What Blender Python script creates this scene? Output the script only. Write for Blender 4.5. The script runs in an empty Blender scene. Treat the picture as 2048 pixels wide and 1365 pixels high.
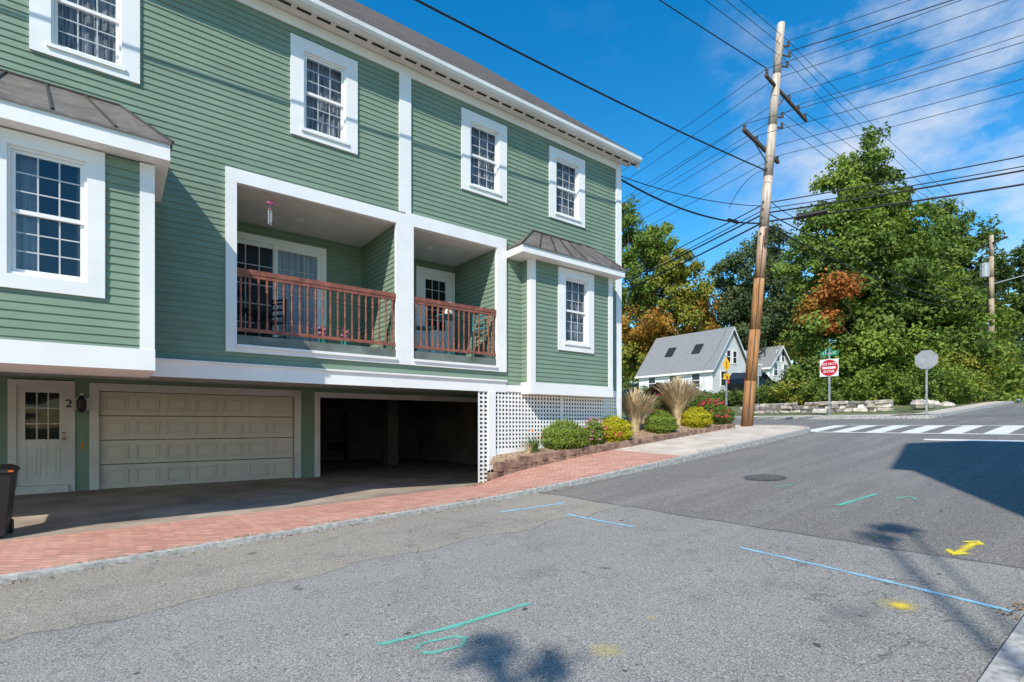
import bpy, math, random
import numpy as np
from mathutils import Vector
random.seed(3); rng=np.random.default_rng(5)
sc=bpy.context.scene
# ---------------------------------------------------------------- node helpers
class G:
    def __init__(s,name,world=False):
        if world:
            s.m=bpy.data.worlds.new(name); s.m.use_nodes=True
        else:
            s.m=bpy.data.materials.new(name); s.m.use_nodes=True
        s.t=s.m.node_tree; s.t.nodes.clear()
        s.out=s.t.nodes.new('ShaderNodeOutputWorld' if world else 'ShaderNodeOutputMaterial')
    def n(s,ty,ins=None,**props):
        nd=s.t.nodes.new(ty)
        for k,v in props.items(): setattr(nd,k,v)
        for k,v in (ins or {}).items():
            sk=nd.inputs[k]
            if isinstance(v,bpy.types.NodeSocket): s.t.links.new(v,sk)
            else: sk.default_value=v
        return nd
    def c(s,v): return (v[0],v[1],v[2],1) if isinstance(v,tuple) and len(v)==3 else v
    def mix(s,f,a,b,bt='MIX'):
        nd=s.n('ShaderNodeMix',data_type='RGBA',blend_type=bt)
        for i,v in ((0,f),(6,s.c(a)),(7,s.c(b))):
            if isinstance(v,bpy.types.NodeSocket): s.t.links.new(v,nd.inputs[i])
            else: nd.inputs[i].default_value=v
        return nd.outputs[2]
    def math(s,op,a,b=0.0,clamp=False):
        nd=s.n('ShaderNodeMath',{0:a,1:b},operation=op,use_clamp=clamp); return nd.outputs[0]
    def rng(s,v,a,b,c=0.0,d=1.0):
        return s.n('ShaderNodeMapRange',{0:v,1:a,2:b,3:c,4:d}).outputs[0]
    def noise(s,scale,vec=None,detail=4,rough=.55):
        i={'Scale':scale,'Detail':detail,'Roughness':rough}
        if vec is None: vec=s.pos()
        i['Vector']=vec
        return s.n('ShaderNodeTexNoise',i).outputs[0]
    def pos(s):
        if not hasattr(s,'_p'): s._p=s.n('ShaderNodeNewGeometry').outputs['Position']
        return s._p
    def sep(s,v=None):
        return s.n('ShaderNodeSeparateXYZ',{0:v or s.pos()}).outputs
    def scl(s,v,x,y,z,rz=0):
        return s.n('ShaderNodeMapping',{'Vector':v,'Scale':(x,y,z),'Rotation':(0,0,rz)}).outputs[0]
    def bump(s,h,strength=.3,dist=.02):
        return s.n('ShaderNodeBump',{'Height':h,'Strength':strength,'Distance':dist}).outputs[0]
    def pbr(s,col,rough=.6,nrm=None,metal=0,spec=.5,link=True,**kw):
        i={'Base Color':s.c(col),'Roughness':rough,'Metallic':metal,'Specular IOR Level':spec}
        if nrm is not None: i['Normal']=nrm
        i.update(kw)
        b=s.n('ShaderNodeBsdfPrincipled',i)
        if link: s.t.links.new(b.outputs[0],s.out.inputs[0])
        return b
def M(name,col,rough=.6,var=.12,scale=2.5,bump=0,bscale=60,metal=0,spec=.4,streak=None):
    g=G(name)
    v=g.scl(g.pos(),*streak) if streak else g.pos()
    f=g.noise(scale,v)
    a=tuple(max(0,c*(1-var*1.6)) for c in col); b=tuple(min(1,c*(1+var*1.2)) for c in col)
    c=g.mix(g.rng(f,.3,.7),a,b)
    nr=g.bump(g.noise(bscale,v),bump,.01) if bump else None
    g.pbr(c,rough,nr,metal,spec)
    return g.m
# ---------------------------------------------------------------- materials
def siding_mat(name,col):
    g=G(name)
    f1=g.noise(1.1); f2=g.noise(14,g.scl(g.pos(),.12,.12,1)); 
    c=g.mix(g.rng(f1,.3,.7),tuple(x*.88 for x in col),tuple(x*1.08 for x in col))
    z=g.sep()[2]
    row=g.math('FLOOR',g.math('DIVIDE',z,.105))
    wn=g.n('ShaderNodeTexWhiteNoise',{'W':row},noise_dimensions='1D').outputs[0]
    c=g.mix(g.rng(wn,0,1,0,.14),c,tuple(x*.6 for x in col))
    c=g.mix(g.rng(f2,.45,.75,0,.3),c,tuple(min(1,x*1.3+.01) for x in col))
    g.pbr(c,.6,g.bump(g.noise(40,g.scl(g.pos(),.1,.1,1)),.12,.01),spec=.3)
    return g.m
m_sid=siding_mat('green_clapboard',(.215,.295,.212))
m_trim=M('white_trim_paint',(.87,.86,.83),.5,.04,1.5,.05,30)
m_munt=M('muntin_grey_white',(.55,.56,.56),.5,.05)
m_trim2=M('aged_white_paint',(.68,.64,.58),.6,.08,2,.05,30)
m_soff=M('soffit_paint',(.72,.68,.63),.7,.06)
m_gutter=M('gutter_white_metal',(.82,.82,.80),.35,.05)
m_garage=M('garage_door_beige',(.70,.61,.51),.5,.04,1.5)
m_rail=M('stained_red_wood',(.27,.095,.06),.5,.25,9,.1,40)
m_black=M('black_metal',(.015,.015,.016),.4,.1)
m_bin=M('black_plastic_bin',(.02,.021,.022),.45,.2)
m_teal=M('teal_paint',(.03,.30,.33),.4,.1)
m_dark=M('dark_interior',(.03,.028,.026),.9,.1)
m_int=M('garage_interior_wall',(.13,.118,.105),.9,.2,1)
m_conc=M('concrete_slab',(.38,.31,.24),.85,.22,1.2,.2,60)
m_walk=M('concrete_walk',(.60,.51,.42),.85,.12,2,.2,80)
m_granite=M('granite_kerb',(.44,.42,.39),.8,.28,14,.4,50)
m_mulch=M('bark_mulch',(.38,.26,.16),.95,.5,18,.8,35)
m_stone=M('field_stone',(.52,.45,.37),.9,.38,3.5,.5,16)
m_block=M('retaining_block',(.28,.175,.125),.9,.4,5,.6,30)
m_wire=M('wire_black',(.012,.012,.013),.5,.05)
m_ins=M('grey_hardware',(.10,.10,.11),.5,.2)
m_galv=M('galvanised_steel',(.42,.44,.44),.45,.12,5,metal=.3)
m_red=M('sign_red',(.55,.02,.03),.4,.03)
m_white=M('sign_white',(.80,.80,.80),.4,.03)
m_green=M('sign_green',(.01,.22,.11),.4,.03)
m_yel=M('sign_yellow',(.80,.42,.01),.4,.03)
m_car=M('car_black_paint',(.012,.014,.018),.2,.05)
m_carglass=M('car_glass',(.03,.035,.04),.08,.05)
m_tire=M('tyre_rubber',(.02,.02,.02),.8,.1)
m_pink=M('pink_glaze',(.5,.12,.2),.4,.1)
m_fur=M('white_figurine',(.80,.74,.66),.5,.15,8)
m_tan=M('tan_figurine',(.5,.28,.14),.5,.15,8)
g=G('weathered_metal_roof')
c=g.mix(g.rng(g.noise(3),.3,.7),(.14,.115,.10),(.24,.205,.18))
c=g.mix(g.rng(g.noise(9,g.scl(g.pos(),1,1,.2)),.52,.7,0,.6),c,(.33,.29,.26)); g.pbr(c,.5,g.bump(g.noise(6),.15,.03),metal=.25); m_copper=g.m
g=G('asphalt_shingles')
s=g.sep(); vec=g.n('ShaderNodeCombineXYZ',{0:s[0],1:g.math('MULTIPLY',s[1],1.33),2:0.0}).outputs[0]
bt=g.n('ShaderNodeTexBrick',{'Vector':vec,'Color1':(.17,.14,.12,1),'Color2':(.075,.065,.06,1),'Mortar':(.02,.02,.02,1),'Scale':1.0,'Mortar Size':.012,'Brick Width':.3,'Row Height':.16})
c=g.mix(g.rng(g.noise(.7),.3,.7,0,.25),bt.outputs[0],(.16,.145,.13))
c=g.mix(g.rng(g.noise(60),.4,.65,0,.4),c,(.20,.18,.16))
g.pbr(c,.95,g.bump(bt.outputs[1],-.6,.02),spec=.1); m_roof=g.m
g=G('grey_house_shingles')
c=g.mix(g.rng(g.noise(6,g.scl(g.pos(),1,1,4)),.3,.7),(.19,.19,.19),(.29,.29,.29)); g.pbr(c,.9,spec=.1); m_roof2=g.m
g=G('white_clapboard')
z=g.sep()[2]; w=g.math('FRACT',g.math('DIVIDE',z,.13))
g.pbr(g.mix(g.rng(g.noise(1),.3,.7),(.80,.80,.79),(.88,.88,.86)),.6,g.bump(w,.5,.03)); m_wsid=g.m
g=G('brick_paving')
v=g.scl(g.pos(),1,1,1,math.radians(45))
b1=g.n('ShaderNodeTexBrick',{'Vector':v,'Color1':(.66,.335,.245,1),'Color2':(.49,.215,.155,1),'Mortar':(.27,.18,.14,1),'Scale':1.0,'Mortar Size':.008,'Mortar Smooth':.2,'Brick Width':.2,'Row Height':.1})
c=g.mix(g.rng(g.noise(1.2),.4,.7,0,.3),b1.outputs[0],(.62,.42,.33))
c=g.mix(g.rng(g.noise(25),.5,.75,0,.4),c,(.34,.17,.13))
c=g.mix(g.rng(g.noise(3,detail=6),.56,.7,0,.35),c,(.33,.23,.17))
g.pbr(c,.88,g.bump(b1.outputs[1],-.5,.012)); m_brick=g.m
# asphalt
g=G('asphalt')
s=g.sep(); nz=g.noise(1.3)
edge=g.math('ADD',s[0],g.math('MULTIPLY',g.math('SUBTRACT',nz,.5),.25))
new=g.rng(edge,5.98,6.02)
syn=g.math('ADD',s[1],g.math('MULTIPLY',g.noise(.8),1.0))
strip=g.rng(syn,5.55,5.62)
old=g.mix(strip,(.315,.298,.275),(.37,.325,.262))
base=g.mix(new,old,(.185,.17,.155))
big=g.noise(.35,detail=6)
base=g.mix(g.rng(big,.38,.68,0,.45),base,(.20,.19,.175))
streak=g.noise(1.5,g.scl(g.pos(),.12,1.6,1))
base=g.mix(g.rng(streak,.45,.75,0,.4),base,(.39,.368,.33))
mid=g.noise(1.7,detail=5,rough=.65)
base=g.mix(g.rng(mid,.54,.66,0,.4),base,(.17,.16,.15))
sp=g.noise(85,detail=3,rough=.7)
base=g.mix(g.rng(sp,.38,.5,.7,0),base,(.075,.07,.068))
base=g.mix(g.rng(sp,.54,.66,0,.7),base,(.64,.60,.54))
sm=g.noise(28,detail=2)
base=g.mix(g.rng(sm,.56,.73,0,.5),base,(.11,.105,.10))
ck=g.n('ShaderNodeTexVoronoi',{'Vector':g.n('ShaderNodeVectorMath',{0:g.pos(),1:g.n('ShaderNodeTexNoise',{'Vector':g.pos(),'Scale':2.5,'Detail':5}).outputs[1]},operation='ADD').outputs[0],'Scale':.42},feature='DISTANCE_TO_EDGE').outputs[0]
ckm=g.math('MULTIPLY',g.rng(ck,.0,.006,1,0),g.rng(g.noise(.5,detail=2),.5,.6))
base=g.mix(g.math('MULTIPLY',ckm,.65),base,(.07,.065,.06))
ed2=g.math('MULTIPLY',g.rng(g.math('ABSOLUTE',g.math('SUBTRACT',syn,5.58)),.0,.022,1,0),g.math('SUBTRACT',.6,g.math('MULTIPLY',new,.6)))
base=g.mix(ed2,base,(.08,.075,.07))
seam=g.math('MULTIPLY',g.rng(g.math('ABSOLUTE',g.math('SUBTRACT',edge,6.0)),.0,.035,1,0),.8)
base=g.mix(seam,base,(.05,.05,.05))
px_=g.math('SUBTRACT',s[0],4.05); py_=g.math('SUBTRACT',s[1],1.45)
pd=g.math('ADD',g.math('ADD',g.math('MULTIPLY',px_,px_),g.math('MULTIPLY',g.math('MULTIPLY',py_,py_),2.2)),g.math('MULTIPLY',g.noise(7),.3))
base=g.mix(g.rng(pd,.14,.24,.45,0),base,(.10,.10,.10))
oil=g.noise(3.2,detail=3)
base=g.mix(g.rng(oil,.68,.76,0,.6),base,(.07,.07,.07))
spots=g.noise(9,detail=1)
base=g.mix(g.rng(spots,.76,.79,0,.85),base,(.05,.05,.05))
g.pbr(base,.92,g.bump(sp,.6,.008),spec=.2); m_asph=g.m
g=G('grass_ground')
c=g.mix(g.rng(g.noise(.6),.35,.65),(.08,.12,.03),(.16,.17,.06)); c=g.mix(g.rng(g.noise(30),.4,.7,0,.6),c,(.22,.20,.10)); g.pbr(c,.95,g.bump(g.noise(40),.6,.03)); m_grass=g.m
def paint(name,col,dens=.5,s=30):
    g=G(name)
    f=g.rng(g.noise(s,detail=5,rough=.7),dens-.08,dens+.08)
    b=g.pbr(g.mix(g.noise(10),tuple(x*.85 for x in col),col),.7,link=False)
    tr=g.n('ShaderNodeBsdfTransparent')
    mx=g.n('ShaderNodeMixShader',{0:f,1:tr.outputs[0],2:b.outputs[0]})
    g.t.links.new(mx.outputs[0],g.out.inputs[0]); return g.m
def spray(name,col,amt=1.0):
    g=G(name)
    a=g.sep(g.n('ShaderNodeAttribute',attribute_name='A').outputs['Color'])[0]
    k=g.math('ADD',g.math('MULTIPLY',a,1.15),g.math('MULTIPLY',g.math('SUBTRACT',g.noise(55,detail=4,rough=.75),.5),1.6))
    f=g.rng(k,.25,.8,0,amt)
    b=g.pbr(col,.75,link=False); tr=g.n('ShaderNodeBsdfTransparent')
    mx=g.n('ShaderNodeMixShader',{0:f,1:tr.outputs[0],2:b.outputs[0]})
    g.t.links.new(mx.outputs[0],g.out.inputs[0]); return g.m
m_pw=paint('road_paint_white',(.82,.80,.76),.33,18)
m_pb=spray('utility_mark_blue',(.30,.60,.78),.95)
m_pt=spray('utility_mark_teal',(.14,.54,.42),.85)
m_py=spray('utility_mark_yellow',(.88,.68,.04),.95)
m_py2=spray('utility_mark_yellow_faint',(.75,.60,.15),.28)
def glass(name,tint=(.7,.74,.78),k=.3,add=.015):
    g=G(name)
    tr=g.n('ShaderNodeBsdfTransparent',{'Color':(*tint,1)})
    gl=g.n('ShaderNodeBsdfGlossy',{'Color':(.8,.85,.9,1),'Roughness':.03,'Normal':g.bump(g.noise(1.2,detail=1),.06,.3)})
    fr=g.n('ShaderNodeFresnel',{'IOR':1.5})
    mx=g.n('ShaderNodeMixShader',{0:g.math('ADD',g.math('MULTIPLY',fr.outputs[0],k),add),1:tr.outputs[0],2:gl.outputs[0]})
    g.t.links.new(mx.outputs[0],g.out.inputs[0]); return g.m
m_glass=glass('window_glass'); m_glass2=glass('bay_window_glass',(.62,.66,.70),.7,.05)
g=G('grey_curtain')
f=g.noise(9,g.scl(g.pos(),5,5,.25)); f2=g.noise(30,g.scl(g.pos(),4,4,.5))
g.pbr(g.mix(g.rng(f,.38,.62),(.15,.15,.15),(.62,.62,.62)),.9,g.bump(f2,.5,.02)); m_curt=g.m
g=G('light_curtain')
f=g.noise(6,g.scl(g.pos(),4,4,.1)); g.pbr(g.mix(g.rng(f,.35,.65),(.4,.42,.42),(.75,.76,.75)),.9,g.bump(f,.8,.05)); m_curt2=g.m
g=G('pole_wood')
s=g.sep(); f=g.noise(14,g.scl(g.pos(),1,1,.05))
lo=g.mix(g.rng(f,.35,.65),(.25,.105,.035),(.52,.26,.10)); hi=g.mix(g.rng(f,.35,.65),(.38,.30,.22),(.66,.56,.46))
c=g.mix(g.rng(g.math('ADD',s[2],g.math('MULTIPLY',g.noise(2),1.5)),5.4,8.2),lo,hi)
c=g.mix(g.rng(s[2],.2,1.6,.6,0),c,(.08,.05,.03))
g.pbr(c,.85,g.bump(f,.5,.02)); m_pole=g.m
m_pole2=M('grey_pole_wood',(.44,.34,.23),.85,.25,10,.3,20,streak=(1,1,.06))
m_arm=M('crossarm_wood',(.11,.08,.06),.85,.3,8)
m_bark=M('bark',(.15,.12,.09),.9,.35,6,.6,20)
g=G('foliage')
at=g.n('ShaderNodeVertexColor',layer_name='Col').outputs[0]
b=g.pbr(at,.6,spec=.25,link=False)
t2=g.n('ShaderNodeBsdfTranslucent',{'Color':g.mix(.3,at,(.95,1.0,.15),'MULTIPLY')})
mx=g.n('ShaderNodeMixShader',{0:.34,1:b.outputs[0],2:t2.outputs[0]}); g.t.links.new(mx.outputs[0],g.out.inputs[0]); m_leaf=g.m
# ---------------------------------------------------------------- mesh builder
def empty(name,loc=(0,0,0)):
    e=bpy.data.objects.new(name,None); e.location=(0,0,0); sc.collection.objects.link(e); return e
class MB:
    def __init__(s): s.v=[]; s.f=[]; s.mi=[]; s.a={}
    def quad(s,*p,mi=0):
        b=len(s.v); s.v+= [tuple(q) for q in p]; s.f.append(tuple(range(b,b+len(p)))); s.mi.append(mi)
    def box(s,x0,x1,y0,y1,z0,z1,mi=0):
        b=len(s.v)
        s.v+=[(x0,y0,z0),(x1,y0,z0),(x1,y1,z0),(x0,y1,z0),(x0,y0,z1),(x1,y0,z1),(x1,y1,z1),(x0,y1,z1)]
        for q in ((0,3,2,1),(4,5,6,7),(0,1,5,4),(1,2,6,5),(2,3,7,6),(3,0,4,7)):
            s.f.append(tuple(b+i for i in q)); s.mi.append(mi)
    def cyl(s,p0,p1,r0,r1=None,n=10,mi=0):
        r1=r0 if r1 is None else r1
        p0=Vector(p0);p1=Vector(p1);d=(p1-p0).normalized()
        a=d.orthogonal().normalized(); c=d.cross(a); b=len(s.v)
        for p,r in ((p0,r0),(p1,r1)):
            for i in range(n):
                t=2*math.pi*i/n; s.v.append(tuple(p+a*(r*math.cos(t))+c*(r*math.sin(t))))
        for i in range(n):
            j=(i+1)%n; s.f.append((b+i,b+j,b+n+j,b+n+i)); s.mi.append(mi)
        s.f.append(tuple(b+i for i in range(n))[::-1]); s.mi.append(mi)
        s.f.append(tuple(b+n+i for i in range(n))); s.mi.append(mi)
    def lathe(s,cx,cy,prof,n=8,mi=0):
        b=len(s.v)
        for r,z in prof:
            for i in range(n):
                t=2*math.pi*i/n; s.v.append((cx+r*math.cos(t),cy+r*math.sin(t),z))
        for k in range(len(prof)-1):
            for i in range(n):
                j=(i+1)%n; s.f.append((b+k*n+i,b+k*n+j,b+(k+1)*n+j,b+(k+1)*n+i)); s.mi.append(mi)
        s.f.append(tuple(b+i for i in range(n))[::-1]); s.mi.append(mi)
        s.f.append(tuple(b+(len(prof)-1)*n+i for i in range(n))); s.mi.append(mi)
    def ball(s,c,r,n=10,mi=0):
        b=len(s.v); m=n//2
        for k in range(m+1):
            ph=math.pi*k/m
            for i in range(n):
                t=2*math.pi*i/n
                s.v.append((c[0]+r[0]*math.sin(ph)*math.cos(t),c[1]+r[1]*math.sin(ph)*math.sin(t),c[2]+r[2]*math.cos(ph)))
        for k in range(m):
            for i in range(n):
                j=(i+1)%n; s.f.append((b+k*n+i,b+(k+1)*n+i,b+(k+1)*n+j,b+k*n+j)); s.mi.append(mi)
    def obj(s,name,mats,parent=None,smooth=False,bevel=0):
        me=bpy.data.meshes.new(name); me.from_pydata(s.v,[],s.f)
        if not isinstance(mats,(list,tuple)): mats=[mats]
        for m in mats: me.materials.append(m)
        me.polygons.foreach_set('material_index',s.mi)
        if smooth: me.polygons.foreach_set('use_smooth',[True]*len(s.f))
        if s.a:
            ca=me.color_attributes.new('A','FLOAT_COLOR','POINT')
            for i,val in s.a.items(): ca.data[i].color=(val,val,val,1)
            for i in range(len(s.v)):
                if i not in s.a: ca.data[i].color=(0,0,0,1)
        me.update()
        o=bpy.data.objects.new(name,me); sc.collection.objects.link(o)
        if parent: o.parent=parent
        if bevel:
            bv=o.modifiers.new('b','BEVEL'); bv.width=bevel; bv.segments=1; bv.limit_method='ANGLE'
        return o
# ---------------------------------------------------------------- ground profile
PX=[-80,-20,-.84,4.5,5.7,9.1,13.2,16.8,19.5,25.1,43,60,100,400]
PZ=[-2.4,-1.75,-1.5,-1.25,-1.18,-.87,-.48,-.14,.08,.33,1.47,2.5,4.5,9]
def P(x):
    return float(sum(np.interp(x+o,PX,PZ) for o in (-1.2,-.6,0,.6,1.2))/5)
def reveal(x): 
    t=min(1,max(0,(x-4)/7)); return .045+.075*t
def rz(x): return P(x)-reveal(x)
ZX=[-80,-20,-1,3,6.3,7.2,9.7,13.2,17,20]; ZZ=[-2.4,-1.76,-1.5,-1.42,-1.30,-1.08,-.76,-.42,-.08,.1]
def Zi(x): return float(sum(np.interp(x+o,ZX,ZZ) for o in (-.3,0,.3))/3)
def gz(x,y):
    z=P(x)
    if x>29 and y>8: z+=.08*min(x-29,60)*min(1,(y-8)/6)
    return z
def sheet(name,xs,ys,fz,mat,parent=None):
    mb=MB(); nx=len(xs); ny=len(ys)
    mb.v=[(x,y,fz(x,y)) for y in ys for x in xs]
    for j in range(ny-1):
        for i in range(nx-1):
            mb.f.append((j*nx+i,j*nx+i+1,(j+1)*nx+i+1,(j+1)*nx+i)); mb.mi.append(0)
    return mb.obj(name,mat,parent,smooth=True)
def ar(a,b,s): 
    n=max(1,int(round((b-a)/s))); return [a+(b-a)*i/n for i in range(n+1)]
def terr(x,y):
    z=gz(x,y)
    if -70<x<=11.8 and y>=9.2 and y<30: return min(z,-1.5)-.35
    if x<=18 and 9.3>y>-1.5: return z-.35
    if 11.8<x<=16.5 and y>=9.3: return z-.02
    if 16.5<x<=25 : return z-.3
    if x>25 and -.5<=y<=6.6: return z-.3
    if 25<x<=26: return z-.1
    return z
sheet('ground',ar(-400,-80,40)+ar(-75,-20,5)+ar(-19.5,30,.5)+ar(32,100,3)+ar(110,600,35),
      ar(-500,-60,40)+ar(-55,-5,5)+ar(-4,30,.5)+ar(32,100,4)+ar(110,700,40),terr,m_grass)
mb=MB()
def addsheet(mb,xs,ys,fz,mi=0):
    b=len(mb.v); nx=len(xs); ny=len(ys)
    mb.v+=[(x,y,fz(x,y)) for y in ys for x in xs]
    for j in range(ny-1):
        for i in range(nx-1):
            mb.f.append((b+j*nx+i,b+j*nx+i+1,b+(j+1)*nx+i+1,b+(j+1)*nx+i)); mb.mi.append(mi)
R=lambda x,y:rz(x)
addsheet(mb,ar(-60,16.5,.5),[.65,7.0],R)
addsheet(mb,ar(16.5,18,.5),[-.85,8.5],R)
addsheet(mb,ar(18,24.8,.5),[-80,90],R)
addsheet(mb,ar(24.8,110,.7),[.5,6.0],R)
mb.obj('road',m_asph,smooth=True)
def kerb(mb,path,w=.13,side=1):
    n=len(path); L=[];Rr=[]
    for i,(x,y) in enumerate(path):
        a=path[max(0,i-1)]; c=path[min(n-1,i+1)]
        dx,dy=c[0]-a[0],c[1]-a[1]; l=math.hypot(dx,dy); nx,ny=-dy/l*side,dx/l*side
        L.append((x,y)); Rr.append((x+nx*w,y+ny*w))
    for i in range(n-1):
        x0,y0=L[i];x1,y1=L[i+1];a0,b0=Rr[i];a1,b1=Rr[i+1]
        j=.006*random.random()
        z0,z1=P(x0)+j,P(x1)+j
        mb.quad((x0,y0,z0),(x1,y1,z1),(a1,b1,z1),(a0,b0,z0))
        mb.quad((x0,y0,z0-.3),(x1,y1,z1-.3),(x1,y1,z1),(x0,y0,z0))
        mb.quad((a0,b0,z0-.3),(a1,b1,z1-.3),(a1,b1,z1),(a0,b0,z0))
mb=MB()
arc=[(16.5+1.5*math.sin(t),8.5-1.5*math.cos(t)) for t in [math.pi/2*i/8 for i in range(9)]]
kerb(mb,[(x,7.0+.006*math.sin(x*7)) for x in ar(-60,16.5,.6)][:-1]+arc+[(18,y) for y in ar(9.2,60,1.5)])
kerb(mb,[(x,.65) for x in ar(-60,16.3,.6)],side=-1)
kerb(mb,[(24.8,y) for y in ar(7.2,60,1.5)],side=-1)
kerb(mb,[(x,6.0) for x in ar(26,100,1.5)])
kerb(mb,[(24.8+1.2*(1-math.cos(t)),7.2-1.2*math.sin(t)) for t in [math.pi/2*i/6 for i in range(7)]],side=1)
mb.obj('granite_kerb',m_granite)
sw=lambda x,y: P(x)-.003+(Zi(x)-P(x))*max(0,(y-7.13)/2.17)
sheet('brick_pavement',ar(-60,10.5,.5),ar(7.13,9.3,.54),sw,m_brick)
mb=MB()
addsheet(mb,ar(10.5,16.5,.5),ar(7.13,9.3,.54),sw)
addsheet(mb,ar(16.5,17.87,.45),ar(8.5,60,2),lambda x,y:P(x)-.003)
fan=[(16.5+1.37*math.sin(t),8.5-1.37*math.cos(t)) for t in [math.pi/2*i/8 for i in range(9)]]
for a,b in zip(fan[:-1],fan[1:]):
    mb.quad((16.5,8.5,P(16.5)-.003),(a[0],a[1],P(a[0])-.003),(b[0],b[1],P(b[0])-.003))
addsheet(mb,ar(24.93,26.3,.45),ar(7.4,60,2),lambda x,y:P(x)-.003)
addsheet(mb,ar(26,100,1.5),[6.13,7.4],lambda x,y:P(x)-.003)
addsheet(mb,ar(-60,16,.7),[-1.2,.52],lambda x,y:P(x)-.003)
mb.obj('concrete_pavement',m_walk)
mb=MB()
for x in ar(12,16.5,1.5): mb.box(x-.01,x+.01,7.14,9.28,P(x)-.05,P(x)+.006)
mb.obj('pavement_joints',m_granite)
def dz(x,y):
    if y<=9.3: return Zi(x)-.005
    e=-1.46 if x<4 else -1.46-.02*(x-4)
    t=min(1,(y-9.3)/1.6); a=Zi(min(x,6.6))-.005
    return a+(e-a)*t
sheet('driveway',ar(-30,6.9,.5),ar(9.3,14.7,.3),dz,m_conc)
sheet('garage_floor',ar(-30,6.9,.5)+ar(7.2,11.4,.6),ar(14.7,22,1),lambda x,y:dz(x,12),m_conc)
sheet('driveway_inner',ar(6.9,11.4,.5),ar(10.25,14.7,.5),lambda x,y:dz(x,12)+(0),m_conc)
# ---------------------------------------------------------------- crosswalk etc
def mark(mb,pts,mi=0,h=.005,al=None):
    b=len(mb.v)
    mb.quad(*[(x,y,rz(x)+h) for x,y in pts],mi=mi)
    if al:
        for i,a in enumerate(al): mb.a[b+i]=a
def stroke(mb,pts,w,mi=0,h=.006):
    pp=[]
    for (x0,y0),(x1,y1) in zip(pts[:-1],pts[1:]):
        n=max(2,int(math.hypot(x1-x0,y1-y0)/.08))
        pp+=[(x0+(x1-x0)*i/n,y0+(y1-y0)*i/n) for i in range(n)]
    pp.append(pts[-1])
    L=[]
    for i,(x,y) in enumerate(pp):
        a=pp[max(0,i-1)];c=pp[min(len(pp)-1,i+1)]
        dx,dy=c[0]-a[0],c[1]-a[1];l=math.hypot(dx,dy) or 1
        ww=w*(.9+.4*random.random()); al=0 if i in (0,len(pp)-1) else random.uniform(.6,1)
        L.append(((x-dy/l*ww,y+dx/l*ww),(x,y),(x+dy/l*ww,y-dx/l*ww),al))
    for a,b in zip(L[:-1],L[1:]):
        mark(mb,[a[0],a[1],b[1],b[0]],mi,h,[0,a[3],b[3],0]); mark(mb,[a[1],a[2],b[2],b[1]],mi,h,[a[3],0,0,b[3]])
mb=MB(); y=.95
while y<6.9:
    for x0,x1 in ((17.0,17.8),(17.8,18.6),(18.6,19.4)): mark(mb,[(x0,y),(x1,y),(x1,y+.45),(x0,y+.45)],h=.006)
    y+=.85
for a,b in ((16.84,16.99),(19.41,19.56)): mark(mb,[(a,.9),(b,.9),(b,6.9),(a,6.9)],h=.006)
mark(mb,[(15.35,.8),(15.65,.8),(15.65,3.9),(15.35,3.9)],h=.006)
mb.obj('crosswalk_marking',m_pw)
mb=MB()
stroke(mb,[(4.85,.68),(5.0,1.8),(5.1,2.85)],.040,0)
stroke(mb,[(4.45,6.15),(5.66,5.93)],.055,0); stroke(mb,[(5.05,5.4),(5.07,4.1)],.045,0)
stroke(mb,[(1.34,3.22),(1.9,3.13),(2.6,3.1)],.042,1)
stroke(mb,[(1.50,2.97),(1.60,3.04),(1.82,2.99),(1.86,2.91),(1.78,2.84),(1.60,2.87),(1.52,2.95)],.030,1)
stroke(mb,[(7.6,2.85),(8.7,2.72)],.055,1); stroke(mb,[(8.4,2.45),(8.7,2.35),(8.5,2.2)],.04,1); stroke(mb,[(8.4,4.1),(8.9,3.9)],.045,1)
stroke(mb,[(6.12,1.32),(6.72,1.27)],.07,2,.006); stroke(mb,[(6.32,1.43),(6.14,1.32),(6.30,1.24)],.06,2,.007);stroke(mb,[(6.60,1.37),(6.74,1.27),(6.58,1.19)],.05,2,.008)
def blot(cx,cy,r,mi,pk=1.0):
    N=14; R_=[r*(1+.35*random.random()) for _ in range(N)]
    for i in range(N):
        j=(i+1)%N; a=2*math.pi*i/N; b=2*math.pi*j/N
        mark(mb,[(cx,cy),(cx+R_[i]*math.cos(a),cy+R_[i]*math.sin(a)),(cx+R_[j]*math.cos(b),cy+R_[j]*math.sin(b))],mi,.007 if mi==2 else .009,[pk,0,0])
blot(4.45,1.26,.085,2);blot(2.4,2.18,.13,3);blot(4.45,1.26,.17,3);blot(6.3,2.0,.08,3);blot(3.0,2.3,.05,3)
mb.obj('utility_paint_marks',[m_pb,m_pt,m_py,m_py2])
mb=MB(); zc=rz(9.2)
sl=(rz(9.6)-rz(8.8))/.8
for r0,r1,h in ((0,.30,.009),(.31,.35,.007)):
    for i in range(24):
        a,b=2*math.pi*i/24,2*math.pi*(i+1)/24
        pt=[(9.2+r*math.cos(t),4.6+r*math.sin(t)) for r,t in ((r0,a),(r1,a),(r1,b),(r0,b))]
        mb.quad(*[(x,y,zc+sl*(x-9.2)+h) for x,y in pt])
mb.obj('manhole_cover',M('cast_iron',(.125,.115,.105),.6,.3,20,.5,60))
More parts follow.
